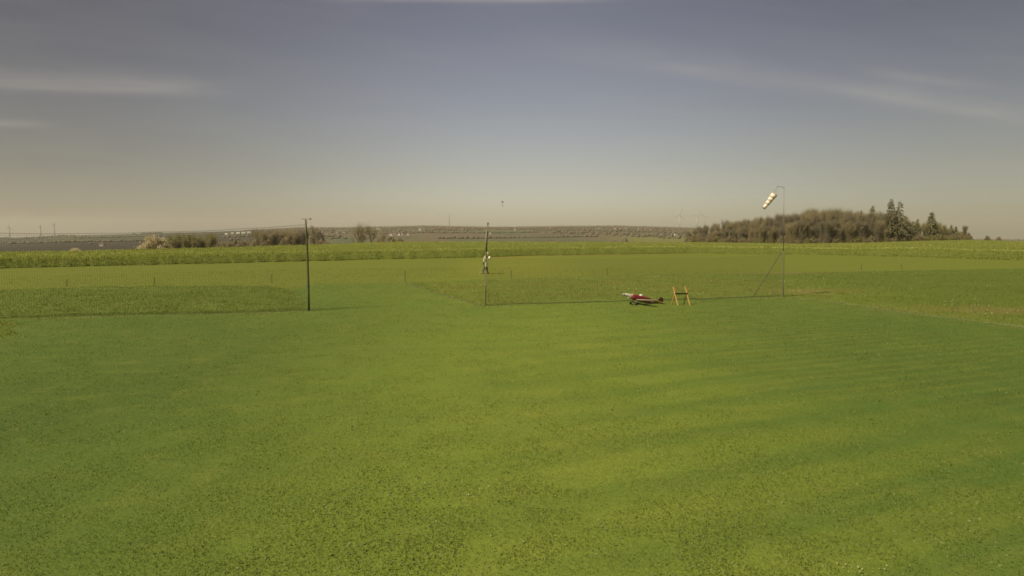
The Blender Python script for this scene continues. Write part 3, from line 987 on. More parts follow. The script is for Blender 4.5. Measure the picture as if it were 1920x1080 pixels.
def build_aircraft(root):
    """nose towards -x, origin on the ground under the wing, tail-dragger attitude"""
    pit = R(12.5)
    Rm = Matrix.Rotation(pit, 4, 'Y')                  # lifts the -x end
    lift = Vector((0, 0, .218))

    def put(mb, name, mat, parent=root, smooth=True):
        mb.v = [tuple(Rm @ Vector(v) + lift) for v in mb.v]
        return mb.build(name, mat, parent, smooth)
    m = MB(); m.loft([ring(-.56, .02, .095, .105), ring(-.40, .02, .112, .125), ring(-.10, .015, .118, .135), ring(.20, .01, .105, .125), ring(.42, .015, .085, .105)])
    fus = put(m, 'fuselage', RED)
    m = MB(); m.loft([ring(.42, .015, .084, .104), ring(.65, .025, .060, .080), ring(.86, .035, .040, .058), ring(1.02, .04, .020, .045)])
    put(m, 'rear_fuselage', OLIVE)
    m = MB(); m.loft([ring(-.86, .05, .044, .044), ring(-.82, .05, .058, .060), ring(-.72, .045, .070, .072), ring(-.60, .03, .084, .090), ring(-.56, .02, .095, .105)])
    cowl = put(m, 'cowl', CREAM)
    m = MB(); m.loft([ring(-1.00, .05, .004, .004, 12, 2), ring(-.96, .05, .022, .022, 12, 2), ring(-.90, .05, .036, .036, 12, 2), ring(-.862, .05, .041, .041, 12, 2)])
    put(m, 'spinner', CREAM)
    m = MB()
    for s in (1, -1):
        m.loft([[Vector((-.905 + dx, s * yy, .05 + dz + s * yy * .25)) for dx, dz in ((-w * .25, -w), (w * .25, -w), (w * .25, w), (-w * .25, w))] for yy, w in ((.03, .018), (.12, .028), (.22, .022), (.27, .008))])
    put(m, 'propeller', DARK)
    # engine head peeping out below and an exhaust
    m = MB(); m.ball((-.68, -.05, -.055), (.04, .03, .025), 10, 6); put(m, 'exhaust', CREAM)
    m = MB(); m.loft([ring(-.36, -.108, .075, .022), ring(-.1, -.122, .085, .022), ring(.3, -.108, .070, .022), ring(.7, -.048, .035, .020)])
    put(m, 'belly_strip', BELLY)
    m = MB(); m.loft([[Vector((xx, .112 * wy * math.cos(a), .085 + hh * math.sin(a))) for a in [PI * k / 10 for k in range(11)]] for xx, wy, hh in ((-.56, .65, .045), (-.38, .72, .06), (-.22, .72, .062), (-.12, .7, .06))])
    put(m, 'upper_deck', BELLY)
    m = MB(); m.ball((-.06, 0, .145), (.10, .058, .062), 12, 8); put(m, 'canopy', GLASS)
    m = MB(); m.loft([[Vector((xx, .10 * wy * math.cos(a), .09 + hh * math.sin(a))) for a in [PI * k / 10 for k in range(11)]] for xx, wy, hh in ((.02, .6, .06), (.20, .55, .055), (.40, .4, .03))])
    put(m, 'turtle_deck', RED)
    for s in (1, -1):
        m = wing_panel((-.34, s * .09, -.07), .40, (-.22, s * 1.02, .03), .24, .12)
        w = put(m, 'wing', BELLY)
        m = wing_panel((-.05 + .02, s * .45, -.030), .10, (-.02 + .02, s * .95, .022), .07, .10, 3)
        m.v = [tuple(Vector(v) + Vector((0, 0, .004))) for v in m.v]
        m = wing_panel((.82, s * .02, .05), .20, (.86, s * .34, .05), .13, .08)
        put(m, 'tailplane', YELLOW)
    # fin and rudder: rounded outline, real thickness
    out = [(.80, .06), (.84, .16), (.885, .245), (.94, .275), (.98, .262), (.98, -.02), (.90, .0)]
    m = MB(); m.loft([[Vector((a, yy, c)) for a, c in out] for yy in (-.012, .012)]); put(m, 'fin', MAROON, smooth=False)
    out = [(.983, .26), (1.03, .235), (1.07, .16), (1.085, .05), (1.07, -.06), (1.02, -.10), (.983, -.09)]
    m = MB(); m.loft([[Vector((a, yy, c)) for a, c in out] for yy in (-.010, .010)]); put(m, 'rudder', MAROON, smooth=False)
    m = MB(); m.loft([ring(.62, .105, .012, .012, 8, 2), ring(.80, .09, .022, .016, 8, 2), ring(.86, .075, .03, .014, 8, 2)]); put(m, 'stripe', YELLOW)
    # undercarriage stands straight on the ground
    for s in (1, -1):
        top_ = Rm @ Vector((-.36, s * .07, -.09)) + lift
        foot_ = Vector((-.40, s * .22, .052))
        m = MB(); m.tube([top_, foot_], .009, 6); leg = m.build('landing_leg', STEEL, root)
        m = MB(); m.loft([[foot_ + Vector((math.cos(a) * rr, s * yy, math.sin(a) * rr)) for a in [2 * PI * k / 16 for k in range(16)]] for yy, rr in ((-.018, .036), (-.011, .055), (.011, .055), (.018, .036))])
        m.build('wheel', RUBBER, leg, True)
    tw = Rm @ Vector((1.0, 0, -.06)) + lift
    m = MB(); m.tube([tw, (tw.x + .02, 0, .03)], .007, 6); tl = m.build('tail_leg', STEEL, root)
    m = MB(); m.loft([[Vector((tw.x + .02 + math.cos(a) * rr, yy, .03 + math.sin(a) * rr)) for a in [2 * PI * k / 12 for k in range(12)]] for yy, rr in ((-.01, .02), (-.006, .03), (.006, .03), (.01, .02))])
    m.build('tail_wheel', RUBBER, tl, True)


ap = on_ground(1203, 570.5); ap.z = hz(ap.x, ap.y)
plane = thing('model_aircraft', 'red model aircraft with cream nose and maroon tail standing on the grass', 'model aircraft', ap, R(20))
build_aircraft(plane)
plane.scale = (1.08, 1.08, 1.08)

# wooden trestle beside it
WOODO = plain('orange_wood', (.40, .20, .055), (.33, .155, .045), .7, 12)
WOODY = plain('yellow_wood', (.50, .32, .10), (.43, .27, .08), .7, 12)
tp0 = on_ground(1276.5, 572.0); tp0.z = hz(tp0.x, tp0.y)
t = thing('trestle', 'orange wooden folding trestle with dark crossbar beside the aircraft tail', 'trestle', tp0, R(8))
for s in (-1, 1):
    fr = None
    for k, (mat_, dy, lean) in enumerate(((WOODY, -.20, -.09), (WOODO, .20, .075))):
        b = MB()
        lo = Vector((s * .285 + (.068 if k == 0 else -.062), dy, 0)); hi = Vector((s * .285 + (-.062 if k == 0 else .020), -dy * .45, .82 if k == 0 else .72))
        d = (hi - lo).normalized(); q = d.to_track_quat('Z', 'Y').to_matrix()
        b.box((lo + hi) / 2, (.040, .030, (hi - lo).length), q)
        b.build('leg', mat_, t)
b = MB(); b.box((0, -.02, .51), (.60, .06, .065)); b.build('crossbar', plain('dark_wood', (.03, .02, .012), (.02, .014, .01), .8, 12, spec=.1), t)

# model aircraft hovering nose-up far over the runway
GREY = plain('grey_film', (.50, .48, .40), (.42, .40, .33), .6, 6)
hp = at_depth(942, 380, 120)
t = thing('flying_model', 'small grey model aircraft in the sky above the taped post', 'model aircraft', hp, R(72))
b = MB(); b.loft([[Vector((math.cos(a) * rr * .6, math.sin(a) * rr * .6, zz)) for a in [2 * PI * k / 10 for k in range(10)]] for zz, rr in ((.62, .02), (.52, .07), (.2, .10), (-.2, .08), (-.62, .03))])
b.build('fuselage', GREY, t, True)
for s in (1, -1):
    b = MB(); b.loft([[Vector((s * xx, yy * .02, zc + zz * ch)) for yy, zz in ((0, .5), (1, .2), (.6, -.2), (0, -.5), (-.6, -.2), (-1, .2))] for xx, ch, zc in ((.05, .26, .15), (.35, .22, .13), (.62, .14, .10))])
    b.build('wing', GREY, t)
    b = MB(); b.loft([[Vector((s * xx, yy * .012, -.52 + zz * ch)) for yy, zz in ((0, .5), (1, .1), (0, -.5), (-1, .1))] for xx, ch in ((.02, .2), (.28, .12))])
    b.build('tailplane', GREY, t)
b = MB(); b.loft([[Vector((xx, yy, zz)) for yy, zz in ((.03, -.40), (.2, -.55), (.2, -.68), (.03, -.70))] for xx in (-.01, .01)]); b.build('fin', GREY, t)


# ------------------------------------------------------------------ person
SKIN = plain('skin', (.55, .36, .25), (.48, .30, .21), .6, 10)
JACKET = plain('pale_olive_jacket', (.40, .40, .25), (.32, .32, .20), .85, 14)
VEST = plain('red_brown_vest', (.20, .060, .030), (.15, .045, .025), .85, 14)
TROUS = plain('dark_olive_trousers', (.085, .080, .045), (.06, .058, .032), .9, 14)
SHOE = plain('dark_shoes', (.022, .022, .014), (.03, .03, .02), .7, 14)
CAPM = plain('pale_cap', (.60, .56, .42), (.50, .47, .36), .8, 14)
BUND = plain('cream_bundle', (.80, .72, .52), (.72, .64, .45), .7, 14)


def skinned(name, verts, edges, radii, mat, parent, root=0, sub=2):
    me = bpy.data.meshes.new(name + '_bones')
    me.from_pydata([tuple(v) for v in verts], edges, [])
    o = bpy.data.objects.new(name + '_bones', me); COL.objects.link(o)
    sk = o.modifiers.new('skin', 'SKIN'); sk.use_smooth_shade = True
    for i, r in enumerate(radii):
        rr = r if isinstance(r, tuple) else (r, r)
        me.skin_vertices[0].data[i].radius = rr
        me.skin_vertices[0].data[i].use_root = (i == root)
    sb = o.modifiers.new('sub', 'SUBSURF'); sb.levels = sub; sb.render_levels = sub
    dg = bpy.context.evaluated_depsgraph_get()
    nm = bpy.data.meshes.new_from_object(o.evaluated_get(dg))
    bpy.data.objects.remove(o)
    nm.name = name; nm.materials.clear()
    return link(name, nm, mat, parent, True)


def build_person():
    p = on_ground(910.5, 513.5); p.z = hz(p.x, p.y)
    t = thing('person', 'person stooping in pale olive jacket behind the taped post, holding a cream bundle', 'person', p)
    # facing +x (to the right), walking, bent forward; y>0 is the left side of the body, away from us
    pel = Vector((-.08, 0, .92)); wst = Vector((-.09, 0, 1.06)); chest = Vector((-.05, 0, 1.31)); nk = Vector((.06, 0, 1.49)); hd = Vector((.16, 0, 1.62))
    sh = [Vector((-.02, s * .19, 1.43)) for s in (1, -1)]
    el = [Vector((.06, .25, 1.17)), Vector((.04, -.25, 1.16))]
    wr = [Vector((.30, .12, 1.22)), Vector((.29, -.13, 1.22))]
    hip = [Vector((-.07, s * .10, .88)) for s in (1, -1)]
    kn = [Vector((.10, .10, .49)), Vector((-.08, -.10, .48))]
    an = [Vector((.16, .10, .09)), Vector((-.24, -.10, .11))]
    toe = [Vector((.29, .11, .03)), Vector((-.11, -.11, .03))]
    V = [pel, wst, chest, nk, hd - Vector((.02, 0, .03)), hd + Vector((.03, 0, .07))]
    E = [(0, 1), (1, 2), (2, 3), (3, 4), (4, 5)]
    Rr = [(.13, .10), (.12, .09), (.14, .10), .055, (.075, .085), (.07, .085)]
    nose = len(V); V.append(hd + Vector((.095, 0, .0))); E.append((4, nose)); Rr.append(.022)
    for s in range(2):
        b0 = len(V); V += [sh[s], el[s], wr[s]]; E += [(2, b0), (b0, b0 + 1), (b0 + 1, b0 + 2)]; Rr += [.06, .042, .030]
        palm = len(V); V.append(wr[s] + Vector((.06, -.02 * (1 - 2 * s), .01))); E.append((b0 + 2, palm)); Rr.append(.034)
        for f in range(4):
            q = len(V); base = V[palm] + Vector((.035, 0, .03 - .02 * f))
            sgn = -1 if s == 0 else 1
            V += [base, base + Vector((.03, sgn * .02, -.004)), base + Vector((.03, sgn * .045, -.006 - .002 * f))]
            E += [(palm, q), (q, q + 1), (q + 1, q + 2)]; Rr += [.011, .009, .008]
        q = len(V); V += [wr[s] + Vector((.04, 0, .045)), wr[s] + Vector((.07, (-1 if s == 0 else 1) * .015, .06))]
        E += [(palm, q), (q, q + 1)]; Rr += [.012, .009]
        b0 = len(V); V += [hip[s], kn[s], an[s], toe[s]]; E += [(0, b0), (b0, b0 + 1), (b0 + 1, b0 + 2), (b0 + 2, b0 + 3)]; Rr += [.085, .058, .040, .032]
    skinned('body', V, E, Rr, SKIN, t)
    V, E, Rr = [pel - Vector((0, 0, .04)), wst, chest, nk - Vector((.02, 0, .02))], [(0, 1), (1, 2), (2, 3)], [(.155, .125), (.145, .115), (.165, .125), .072]
    for s in range(2):
        b0 = len(V); V += [sh[s], el[s], wr[s] - (wr[s] - el[s]) * .12]; E += [(2, b0), (b0, b0 + 1), (b0 + 1, b0 + 2)]; Rr += [.078, .060, .046]
    skinned('jacket', V, E, Rr, JACKET, t)
    V, E, Rr = [pel], [], [(.140, .115)]
    for s in range(2):
        b0 = len(V); V += [hip[s], kn[s], an[s] + Vector((0, 0, .04))]; E += [(0, b0), (b0, b0 + 1), (b0 + 1, b0 + 2)]; Rr += [.100, .076, .062]
    skinned('trousers', V, E, Rr, TROUS, t)
    for s in range(2):
        skinned('shoe', [an[s] + Vector((-.05, 0, -.04)), an[s] + Vector((.02, 0, -.03)), toe[s] + Vector((.02, 0, .02))], [(0, 1), (1, 2)], [.055, .058, .042], SHOE, t, sub=1)
    b = MB()
    hc = hd + Vector((.0, 0, .055))
    secs = []
    for i in range(6):
        a = PI / 2 * i / 5.5
        secs.append([hc + Vector((.105 * math.cos(a) * math.cos(2 * PI * k / 14), .098 * math.cos(a) * math.sin(2 * PI * k / 14), .095 * math.sin(a))) for k in range(14)])
    b.loft(secs)
    b.loft([[hc + Vector((xx, yy, zz)) for yy in (-w, 0, w)] + [hc + Vector((xx, yy, zz - .012)) for yy in (w, 0, -w)] for xx, w, zz in ((.07, .085, .01), (.14, .075, -.005), (.18, .04, -.02))])
    b.build('cap', CAPM, t, True)
    # open front of the jacket shows the red-brown vest
    b = MB(); b.ball((.09, -.03, 1.40), (.075, .10, .12), 12, 8); b.build('vest', VEST, t, True)
    # what the hands hold
    o = MB(); o.ball((0, 0, 0), (.10, .13, .13), 12, 8)
    o.v = [(v[0] * (1 + .1 * math.sin(9 * v[2])), v[1], v[2] * (1 + .12 * math.sin(7 * v[1]))) for v in o.v]
    bn = o.build('bundle', BUND, None, True, loc=p + Vector((.33, -.02, 1.31)))
    tag(bn, 'cream coloured rolled bundle held in front of the stooping person', 'bundle')
    # thin pale cane planted beside
    lo = on_ground(897.5, 518.5); hi = at_depth(903.2, 500, lo.y)
    b = MB(); b.tube([Vector((0, 0, -.1)), (hi - lo) * .5 + Vector((.03, 0, 0)), hi - lo], [.018, .02, .018], 6)
    c = b.build('cane', PALE, None, loc=lo)
    tag(c, 'thin pale cane leaning in the grass left of the stooping person', 'cane')


build_person()


# ------------------------------------------------------------------ trees
BARK = plain('grey_brown_bark', (.27, .225, .140), (.19, .155, .095), .9, 3)
TWIG = leafy('bare_twigs', [(0.0, (.30, .250, .135)), (.6, (.35, .295, .163)), (1.0, (.40, .34, .19))], trans=.6)
TWIG_G = leafy('grey_twigs', [(0.0, (.235, .205, .130)), (.6, (.28, .247, .158)), (1.0, (.33, .29, .19))], trans=.6)
TWIG_T = leafy('tan_twigs', [(0.0, (.335, .28, .15)), (.6, (.39, .328, .178)), (1.0, (.445, .378, .21))], trans=.6)
BUDS = leafy('budding_twigs', [(0.0, (.21, .19, .075)), (.6, (.28, .255, .09)), (1.0, (.34, .315, .115))], trans=.5)
NEEDLE = leafy('spruce_needles', [(0.0, (.16, .155, .075)), (.6, (.23, .22, .108)), (1.0, (.29, .275, .14))], trans=.5)
BLOSS = leafy('blossom', [(0.0, (.42, .355, .20)), (.5, (.58, .495, .29)), (1.0, (.70, .61, .40))], trans=.35)


def tree_geo(seed, h, spread, ntwig, clear=.16, twig_len=.10, upright=.55, rise=.7, low=0.0):
    """returns limbs MB and twig arrays for a leafless broadleaf tree"""
    rd = random.Random(seed); m = MB(); tips = []

    def grow(p, d, ln, r, lev):
        n = 3
        pts, rs = [p], [r]
        for i in range(n):
            d = (d + Vector((rd.gauss(0, .12), rd.gauss(0, .12), .06 + rd.gauss(0, .06)))).normalized()
            p = p + d * (ln / n); pts.append(p); rs.append(r * (1 - .55 * (i + 1) / n))
        m.tube(pts, rs, 6 if lev == 0 else 4 if lev < 2 else 3, False)
        if lev >= 3:
            tips.extend((q, d) for q in pts[1:]); return
        if lev >= 1: tips.extend((q, d) for q in pts[2:])
        k = (5, 4, 4)[lev]
        for i in range(k):
            f = rd.uniform(.45, 1.0) if lev else rd.uniform(.4, 1.0)
            q = pts[0].lerp(pts[-1], f) if f < .99 else pts[-1]
            idx = min(n, int(f * n)); q = pts[idx].lerp(pts[min(n, idx + 1)], f * n - idx if idx < n else 0)
            a = rd.uniform(0, 2 * PI)
            side = Vector((math.cos(a), math.sin(a), 0)) * spread + Vector((0, 0, upright))
            nd_ = (d * .5 + side).normalized()
            grow(q, nd_, ln * rd.uniform(.55, .75), r * .5, lev + 1)
        grow(pts[-1], (d + Vector((rd.gauss(0, .15), rd.gauss(0, .15), .3))).normalized(), ln * .65, r * .45, lev + 1)
    grow(Vector((0, 0, -.3)), Vector((0, 0, 1)), h * (clear + .12), h * .018 + .05, 0)
    zs = max(v[2] for v in m.v)
    k = h / (zs * 1.04)
    m.v = [(v[0] * k, v[1] * k, v[2] * k) for v in m.v]
    tp = np.array([tuple(q * k) for q, d in tips])
    g = np.random.default_rng(seed)
    sel = g.integers(0, len(tp), ntwig)
    P = tp[sel] + g.standard_normal((ntwig, 3)) * h * np.array([.026, .026, .05])
    lw = g.random(ntwig) < low                       # shoots and suckers low on the stems
    P[lw] = P[lw] * np.stack([.6 + .5 * g.random(lw.sum()), .6 + .5 * g.random(lw.sum()), .06 + .8 * g.random(lw.sum())], -1)
    dv = g.standard_normal((ntwig, 3)) + np.array([0, 0, rise]) + (P - np.array([0, 0, h * .45])) / h * 1.2
    dv /= np.linalg.norm(dv, axis=1, keepdims=True)
    side = np.cross(dv, g.standard_normal((ntwig, 3))); side /= np.linalg.norm(side, axis=1, keepdims=True) + 1e-9
    L = h * twig_len * (.4 + .8 * g.random((ntwig, 1)))
    W = h * (.0021 if ntwig < 6000 else .0012) * (.6 + .8 * g.random((ntwig, 1)))
    V = np.stack([P - side * W, P + side * W, P + dv * L], 1).reshape(-1, 3)
    V[:, 2] = np.maximum(V[:, 2], 0.05)
    return m, V, np.arange(ntwig * 3).reshape(-1, 3), np.repeat(g.random(ntwig), 3)


def make_tree(name, label, cat, seed, h, spread, ntwig, mat, group=None, **kw):
    t = thing(name, label, cat, (0, 0, 0), 0, group)
    m, V, Fc, T = tree_geo(seed, h, spread, ntwig, **kw)
    m.build('trunk', BARK, t, fixn=False)
    np_mesh('crown', V, Fc, 3, mat, t, tint=T)
    return t


def make_bush(name, label, cat, seed, w, h, n, mat, leaf, group=None):
    """many stems and a dome of small leaves or blossom, gaps left open"""
    t = thing(name, label, cat, (0, 0, 0), 0, group)
    g = np.random.default_rng(seed); m = MB(); rd = random.Random(seed)
    for i in range(16):
        a = rd.uniform(0, 2 * PI); q = rd.uniform(.2, .42) * w
        m.tube([(0.1 * math.cos(a) * w, .1 * math.sin(a) * w, -.2), (q * .6 * math.cos(a), q * .6 * math.sin(a), h * .4), (q * math.cos(a), q * math.sin(a), h * rd.uniform(.6, .85))], [.06, .04, .015], 4, False)
    m.build('stems', BARK, t, fixn=False)
    nc = 46
    c = g.standard_normal((nc, 3)); c /= np.linalg.norm(c, axis=1, keepdims=True); c[:, 2] = np.abs(c[:, 2]) * .95
    c *= (.55 + .40 * g.random((nc, 1)))
    C = c * np.array([w / 2, w / 2, h]) * .92 + np.array([0, 0, h * .03])
    k = g.integers(0, nc, n)
    P = C[k] + g.standard_normal((n, 3)) * np.array([w * .055, w * .055, h * .065])
    P[:, 2] = np.maximum(P[:, 2], .1)
    global rng
    V, Fc, T = quads(P, leaf * (.5 + g.random(n)), 2.6, np.clip(.5 + .25 * g.standard_normal(n) + .2 * (g.random(nc)[k] - .5), 0, 1), .8)
    np_mesh('crown', V, Fc, 4, mat, t, tint=T)
    return t


def make_spruce(name, label, seed, h, w, dens, sparse_to=.2):
    t = thing(name, label, 'conifer')
    rd = random.Random(seed); g = np.random.default_rng(seed)
    m = MB(); m.tube([(0, 0, -.3), (rd.gauss(0, .1), rd.gauss(0, .1), h * .5), (0, 0, h)], [h * .013 + .06, h * .008 + .04, .03], 7, False)
    pts, dirs = [], []
    z = h * sparse_to
    while z < h * .985:
        f = (z / h - sparse_to) / (1 - sparse_to)
        reach = w * .5 * (1 - f) ** .75 * rd.uniform(.75, 1.1) + .25
        for k in range(rd.randint(4, 6)):
            a = rd.uniform(0, 2 * PI); ln = reach * rd.uniform(.6, 1.1)
            e = Vector((math.cos(a) * ln, math.sin(a) * ln, z - ln * rd.uniform(.15, .45)))
            mid = Vector((math.cos(a) * ln * .5, math.sin(a) * ln * .5, z + ln * .02))
            m.tube([(0, 0, z), mid, e], [.04, .03, .01], 3, False)
            if rd.random() < .08: continue
            nn = max(4, int(ln * dens))
            for q in range(nn):
                s = rd.uniform(.15, 1.0)
                b0 = Vector((0, 0, z)).lerp(mid, s * 2) if s < .5 else mid.lerp(e, s * 2 - 1)
                pts.append(tuple(b0)); dirs.append((math.cos(a), math.sin(a), -.9))
        z += h * rd.uniform(.022, .040)
    m.build('trunk', BARK, t, fixn=False)
    P = np.array(pts); n = len(P)
    D = np.array(dirs) * .5 + g.standard_normal((n, 3)) * .45 + np.array([0, 0, -.35]); D /= np.linalg.norm(D, axis=1, keepdims=True)
    S = np.cross(D, g.standard_normal((n, 3))); S /= np.linalg.norm(S, axis=1, keepdims=True)
    L = .35 + .55 * g.random((n, 1)); W = .10 + .10 * g.random((n, 1))
    V = np.stack([P - S * W, P + S * W, P + D * L + S * W * .4, P + D * L - S * W * .4], 1).reshape(-1, 3)
    np_mesh('crown', V, np.arange(n * 4).reshape(-1, 4), 4, NEEDLE, t, tint=np.repeat(np.clip(.5 + .25 * g.standard_normal(n), 0, 1), 4))
    return t


def place(root, px, depth, top_row=None, h0=None, rotz=0.0, wide=1.0, first=False, label=None, group=None):
    """stand a tree at photo column px and depth; scale so its top meets top_row"""
    x = (px - 960) / F_PX * depth
    z = hz(x, depth) - .1
    s = 1.0
    if top_row is not None:
        s = (CAM_H + (HORIZON - top_row) / F_PX * depth - z) / h0
    if first:
        root.location = (x, depth, z); root.rotation_euler = (0, 0, rotz); root.scale = (s * wide, s * wide, s)
        if label: root['label'] = label
        if group: root['group'] = group
        return root
    return dup(root, (x, depth, z), rotz, (s * wide, s * wide, s), label, group)


WOOD_LABEL = 'bare brown broadleaf tree in the dense wood behind the windsock mast'
WOOD_GROUP = 'bare trees of the wood on the right'
protos = []
for i in range(6):
    protos.append(make_tree('bare_tree', WOOD_LABEL, 'tree', 100 + i, 18.0, .50, 11000, (TWIG, TWIG_G, TWIG_T)[i % 3], WOOD_GROUP, upright=1.2, rise=3.0, low=.40))
BUD_LABEL = 'budding yellowish green tree among the lower right end of the wood'
BUD_GROUP = 'budding trees at the right end of the wood'
buds = [make_tree('budding_tree', BUD_LABEL, 'tree', 200 + i, 12.0, .55, 3600, BUDS, BUD_GROUP, clear=.18, upright=1.1, rise=1.4, low=.35) for i in range(3)]
open_tree = make_tree('bare_tree', 'open leafless tree', 'tree', 301, 18.0, .75, 900, TWIG, None, clear=.28, upright=.7, twig_len=.08)
open_bud = make_tree('budding_tree', 'open budding tree', 'tree', 302, 18.0, .75, 900, BUDS, None, clear=.28, upright=.7, twig_len=.08)
TOPS = np.array([(1285, 436), (1310, 430), (1330, 425), (1352, 421), (1380, 415), (1420, 411), (1450, 408), (1468, 407), (1490, 401), (1520, 398),
                 (1545, 395), (1580, 398), (1605, 400), (1640, 401), (1668, 404), (1690, 410), (1710, 416), (1730, 410), (1760, 418), (1780, 428), (1800, 430), (1815, 438)])
used, bused, pi_ = set(), set(), 0
wr_ = random.Random(5)
px_ = 1288.0
cols = []
while px_ < 1700:
    for row in range(3):
        cols.append((px_ + wr_.uniform(-4, 4), row))
    px_ += wr_.uniform(7.5, 10.5)
for (c_, row) in cols:
    depth = float(np.interp(c_, [1280, 1330, 1420, 1500, 1700], [470, 455, 425, 408, 408])) + row * 9 + wr_.uniform(-3, 3)
    top = float(np.interp(c_, TOPS[:, 0], TOPS[:, 1])) + wr_.uniform(-5.0, 5) + (3 if row == 0 else 0)
    k = wr_.randrange(len(protos))
    place(protos[k], c_, depth, top, 18.0, wr_.uniform(0, 6.28), wr_.uniform(.72, 1.0), k not in used)
    used.add(k)
px_ = 1694.0
while px_ < 1812:
    for row in range(2):
        c_ = px_ + wr_.uniform(-3, 3)
        top = float(np.interp(c_, TOPS[:, 0], TOPS[:, 1])) + wr_.uniform(0, 7)
        k = wr_.randrange(3)
        place(buds[k], c_, 408 + row * 8 + wr_.uniform(-3, 3), top, 12.0, wr_.uniform(0, 6.28), wr_.uniform(1.0, 1.3), k not in bused)
        bused.add(k)
    px_ += wr_.uniform(8, 11)
px_ = 1292.0
while px_ < 1716:
    depth = float(np.interp(px_, [1280, 1330, 1420, 1500, 1700], [462, 448, 419, 403, 403])) + wr_.uniform(-3, 3)
    top = float(np.interp(px_, TOPS[:, 0], TOPS[:, 1])); top = top + (452 - top) * wr_.uniform(.22, .5)
    place(protos[wr_.randrange(6)], px_, depth, top, 18.0, wr_.uniform(0, 6.28), wr_.uniform(1.3, 1.7), label='young bare tree of the lower front row of the wood', group='lower front row of the wood')
    px_ += wr_.uniform(6, 8.5)
# undergrowth at the foot of the wood
thick = [make_bush('thicket', 'low leafless thicket', 'bush', 60 + i, 8.0, 6.0, 2600, (TWIG, BUDS)[i], .42) for i in range(2)]
for i, c_ in enumerate(np.arange(1288, 1816, 5.2)):
    k = 1 if wr_.random() < (.25 if c_ < 1690 else .8) else 0
    g_ = float(np.interp(c_, [1280, 1400, 1500, 1810], [456, 457, 458, 451]))
    place(thick[k], c_ + wr_.uniform(-2, 2), float(np.interp(c_, [1280, 1420, 1500], [450, 418, 401])) + wr_.uniform(-2, 3), g_ - wr_.uniform(9, 17), 6.0,
          wr_.uniform(0, 6.28), wr_.uniform(.55, .9), i in ((0,) if False else ()), label='low leafless thicket along the foot of the wood', group='thickets along the foot of the wood')
for t_ in thick:
    for ch in list(t_.children): bpy.data.objects.remove(ch)
    bpy.data.objects.remove(t_)
for (c_, top, wd, dens, sp, lab, sd) in (
        (1631, 384.5, 8.0, 9, .55, 'thin ragged spruce with a sparse top left of the tallest spruces', 1),
        (1665, 372.5, 13.5, 13, .26, 'tallest spruce of the wood, left one of the close pair', 2),
        (1681, 376.0, 18.0, 12, .20, 'broad spruce with drooping branches, right one of the close pair', 3),
        (1708, 414.0, 4.0, 9, .20, 'small pointed spruce just right of the tall pair', 4),
        (1716, 409.0, 5.0, 8, .25, 'narrow mid height spruce between the pair and the lone one', 5),
        (1742, 396.5, 12.0, 15, .30, 'lone spruce with a bent top at the right end of the wood', 6),
        (1610, 393.5, 4.0, 9, .4, 'dark spruce tip peeping out of the bare crowns', 7),
        (1780, 421.0, 3.2, 8, .2, 'little spruce on the right of the budding trees', 8),
        (1789, 424.5, 3.0, 8, .2, 'last little dark spruce at the right end of the wood', 9)):
    dpt = 402 if sd in (2, 3, 4, 5) else 405
    x = (c_ - 960) / F_PX * dpt; z = hz(x, dpt)
    hh = CAM_H + (HORIZON - top) / F_PX * dpt - z
    s = make_spruce('spruce', lab, sd, hh, wd, dens, sp)
    s.location = (x, dpt, z)
place(protos[1], 1804, 404, 424, 18.0, 1.0, .9, label='wispy bare tree ending the wood on its right', group=WOOD_GROUP)
rb = make_bush('round_tree', 'small round bare tree', 'tree', 44, 9.0, 8.0, 5200, TWIG, .34)
first_round = True
for c_, dpt, top, lab in ((1848, 520, 441, 'small round bare tree on the right skyline, nearer the wood'), (1870, 530, 442.5, 'small round bare tree on the right skyline, farther from the wood')):
    place(rb, c_, dpt, top, 8.0, c_, 1.0, first_round, label=lab, group='small trees on the right skyline')
    first_round = False

# trees and bushes just beyond the rapeseed, left half
for c_, dpt, top, lab, k, wd in ((664, 245, 420.5, 'leafless tree, leftmost of the open trio above the rapeseed', 3, .95),
                                 (681, 250, 416.5, 'tallest leafless tree in the open trio above the rapeseed', 4, 1.0),
                                 (696, 247, 419.5, 'yellowish leafless tree, rightmost of the open trio above the rapeseed', 0, .95)):
    place(open_tree if k else open_bud, c_, dpt, top, 18.0, c_, wd * 1.35, k in (3, 0), label=lab, group='open trio of trees above the rapeseed')
place(open_tree, 724, 300, 432, 18.0, .4, 1.0, label='small leafless tree right of the open trio', group='open trio of trees above the rapeseed')
hb = make_bush('blossom_bush', 'wide pale blossoming bush beyond the rapeseed on the left', 'bush', 31, 6.6, 4.6, 9000, BLOSS, .16)
place(hb, 292, 122, 437.5, 4.6, 0, 1.0, True)
place(hb, 141, 100, 463.0, 4.6, 1.3, 1.35, label='low pale bush at the far rapeseed edge on the left', group='pale bushes beyond the rapeseed')
hb['group'] = 'pale bushes beyond the rapeseed'
HL, HG = 'bare brownish tree in the hedgerow left of the wind gauge post', 'hedgerow trees left of the wind gauge post'
for c_ in np.concatenate([np.arange(482, 572, 3.6), np.arange(322, 404, 4.0)]):
    k = wr_.randrange(len(protos))
    hl = c_ > 450
    place(protos[k] if hl else buds[k % 3], c_ + wr_.uniform(-2, 2), wr_.uniform(330, 420), (433 if hl else 439) + wr_.uniform(-2, 6), 18.0 if hl else 12.0, wr_.uniform(0, 6), 1.1,
          label=HL if hl else 'bare tree in the dark copse right of the blossoming bush', group=HG if hl else 'copse right of the blossoming bush')
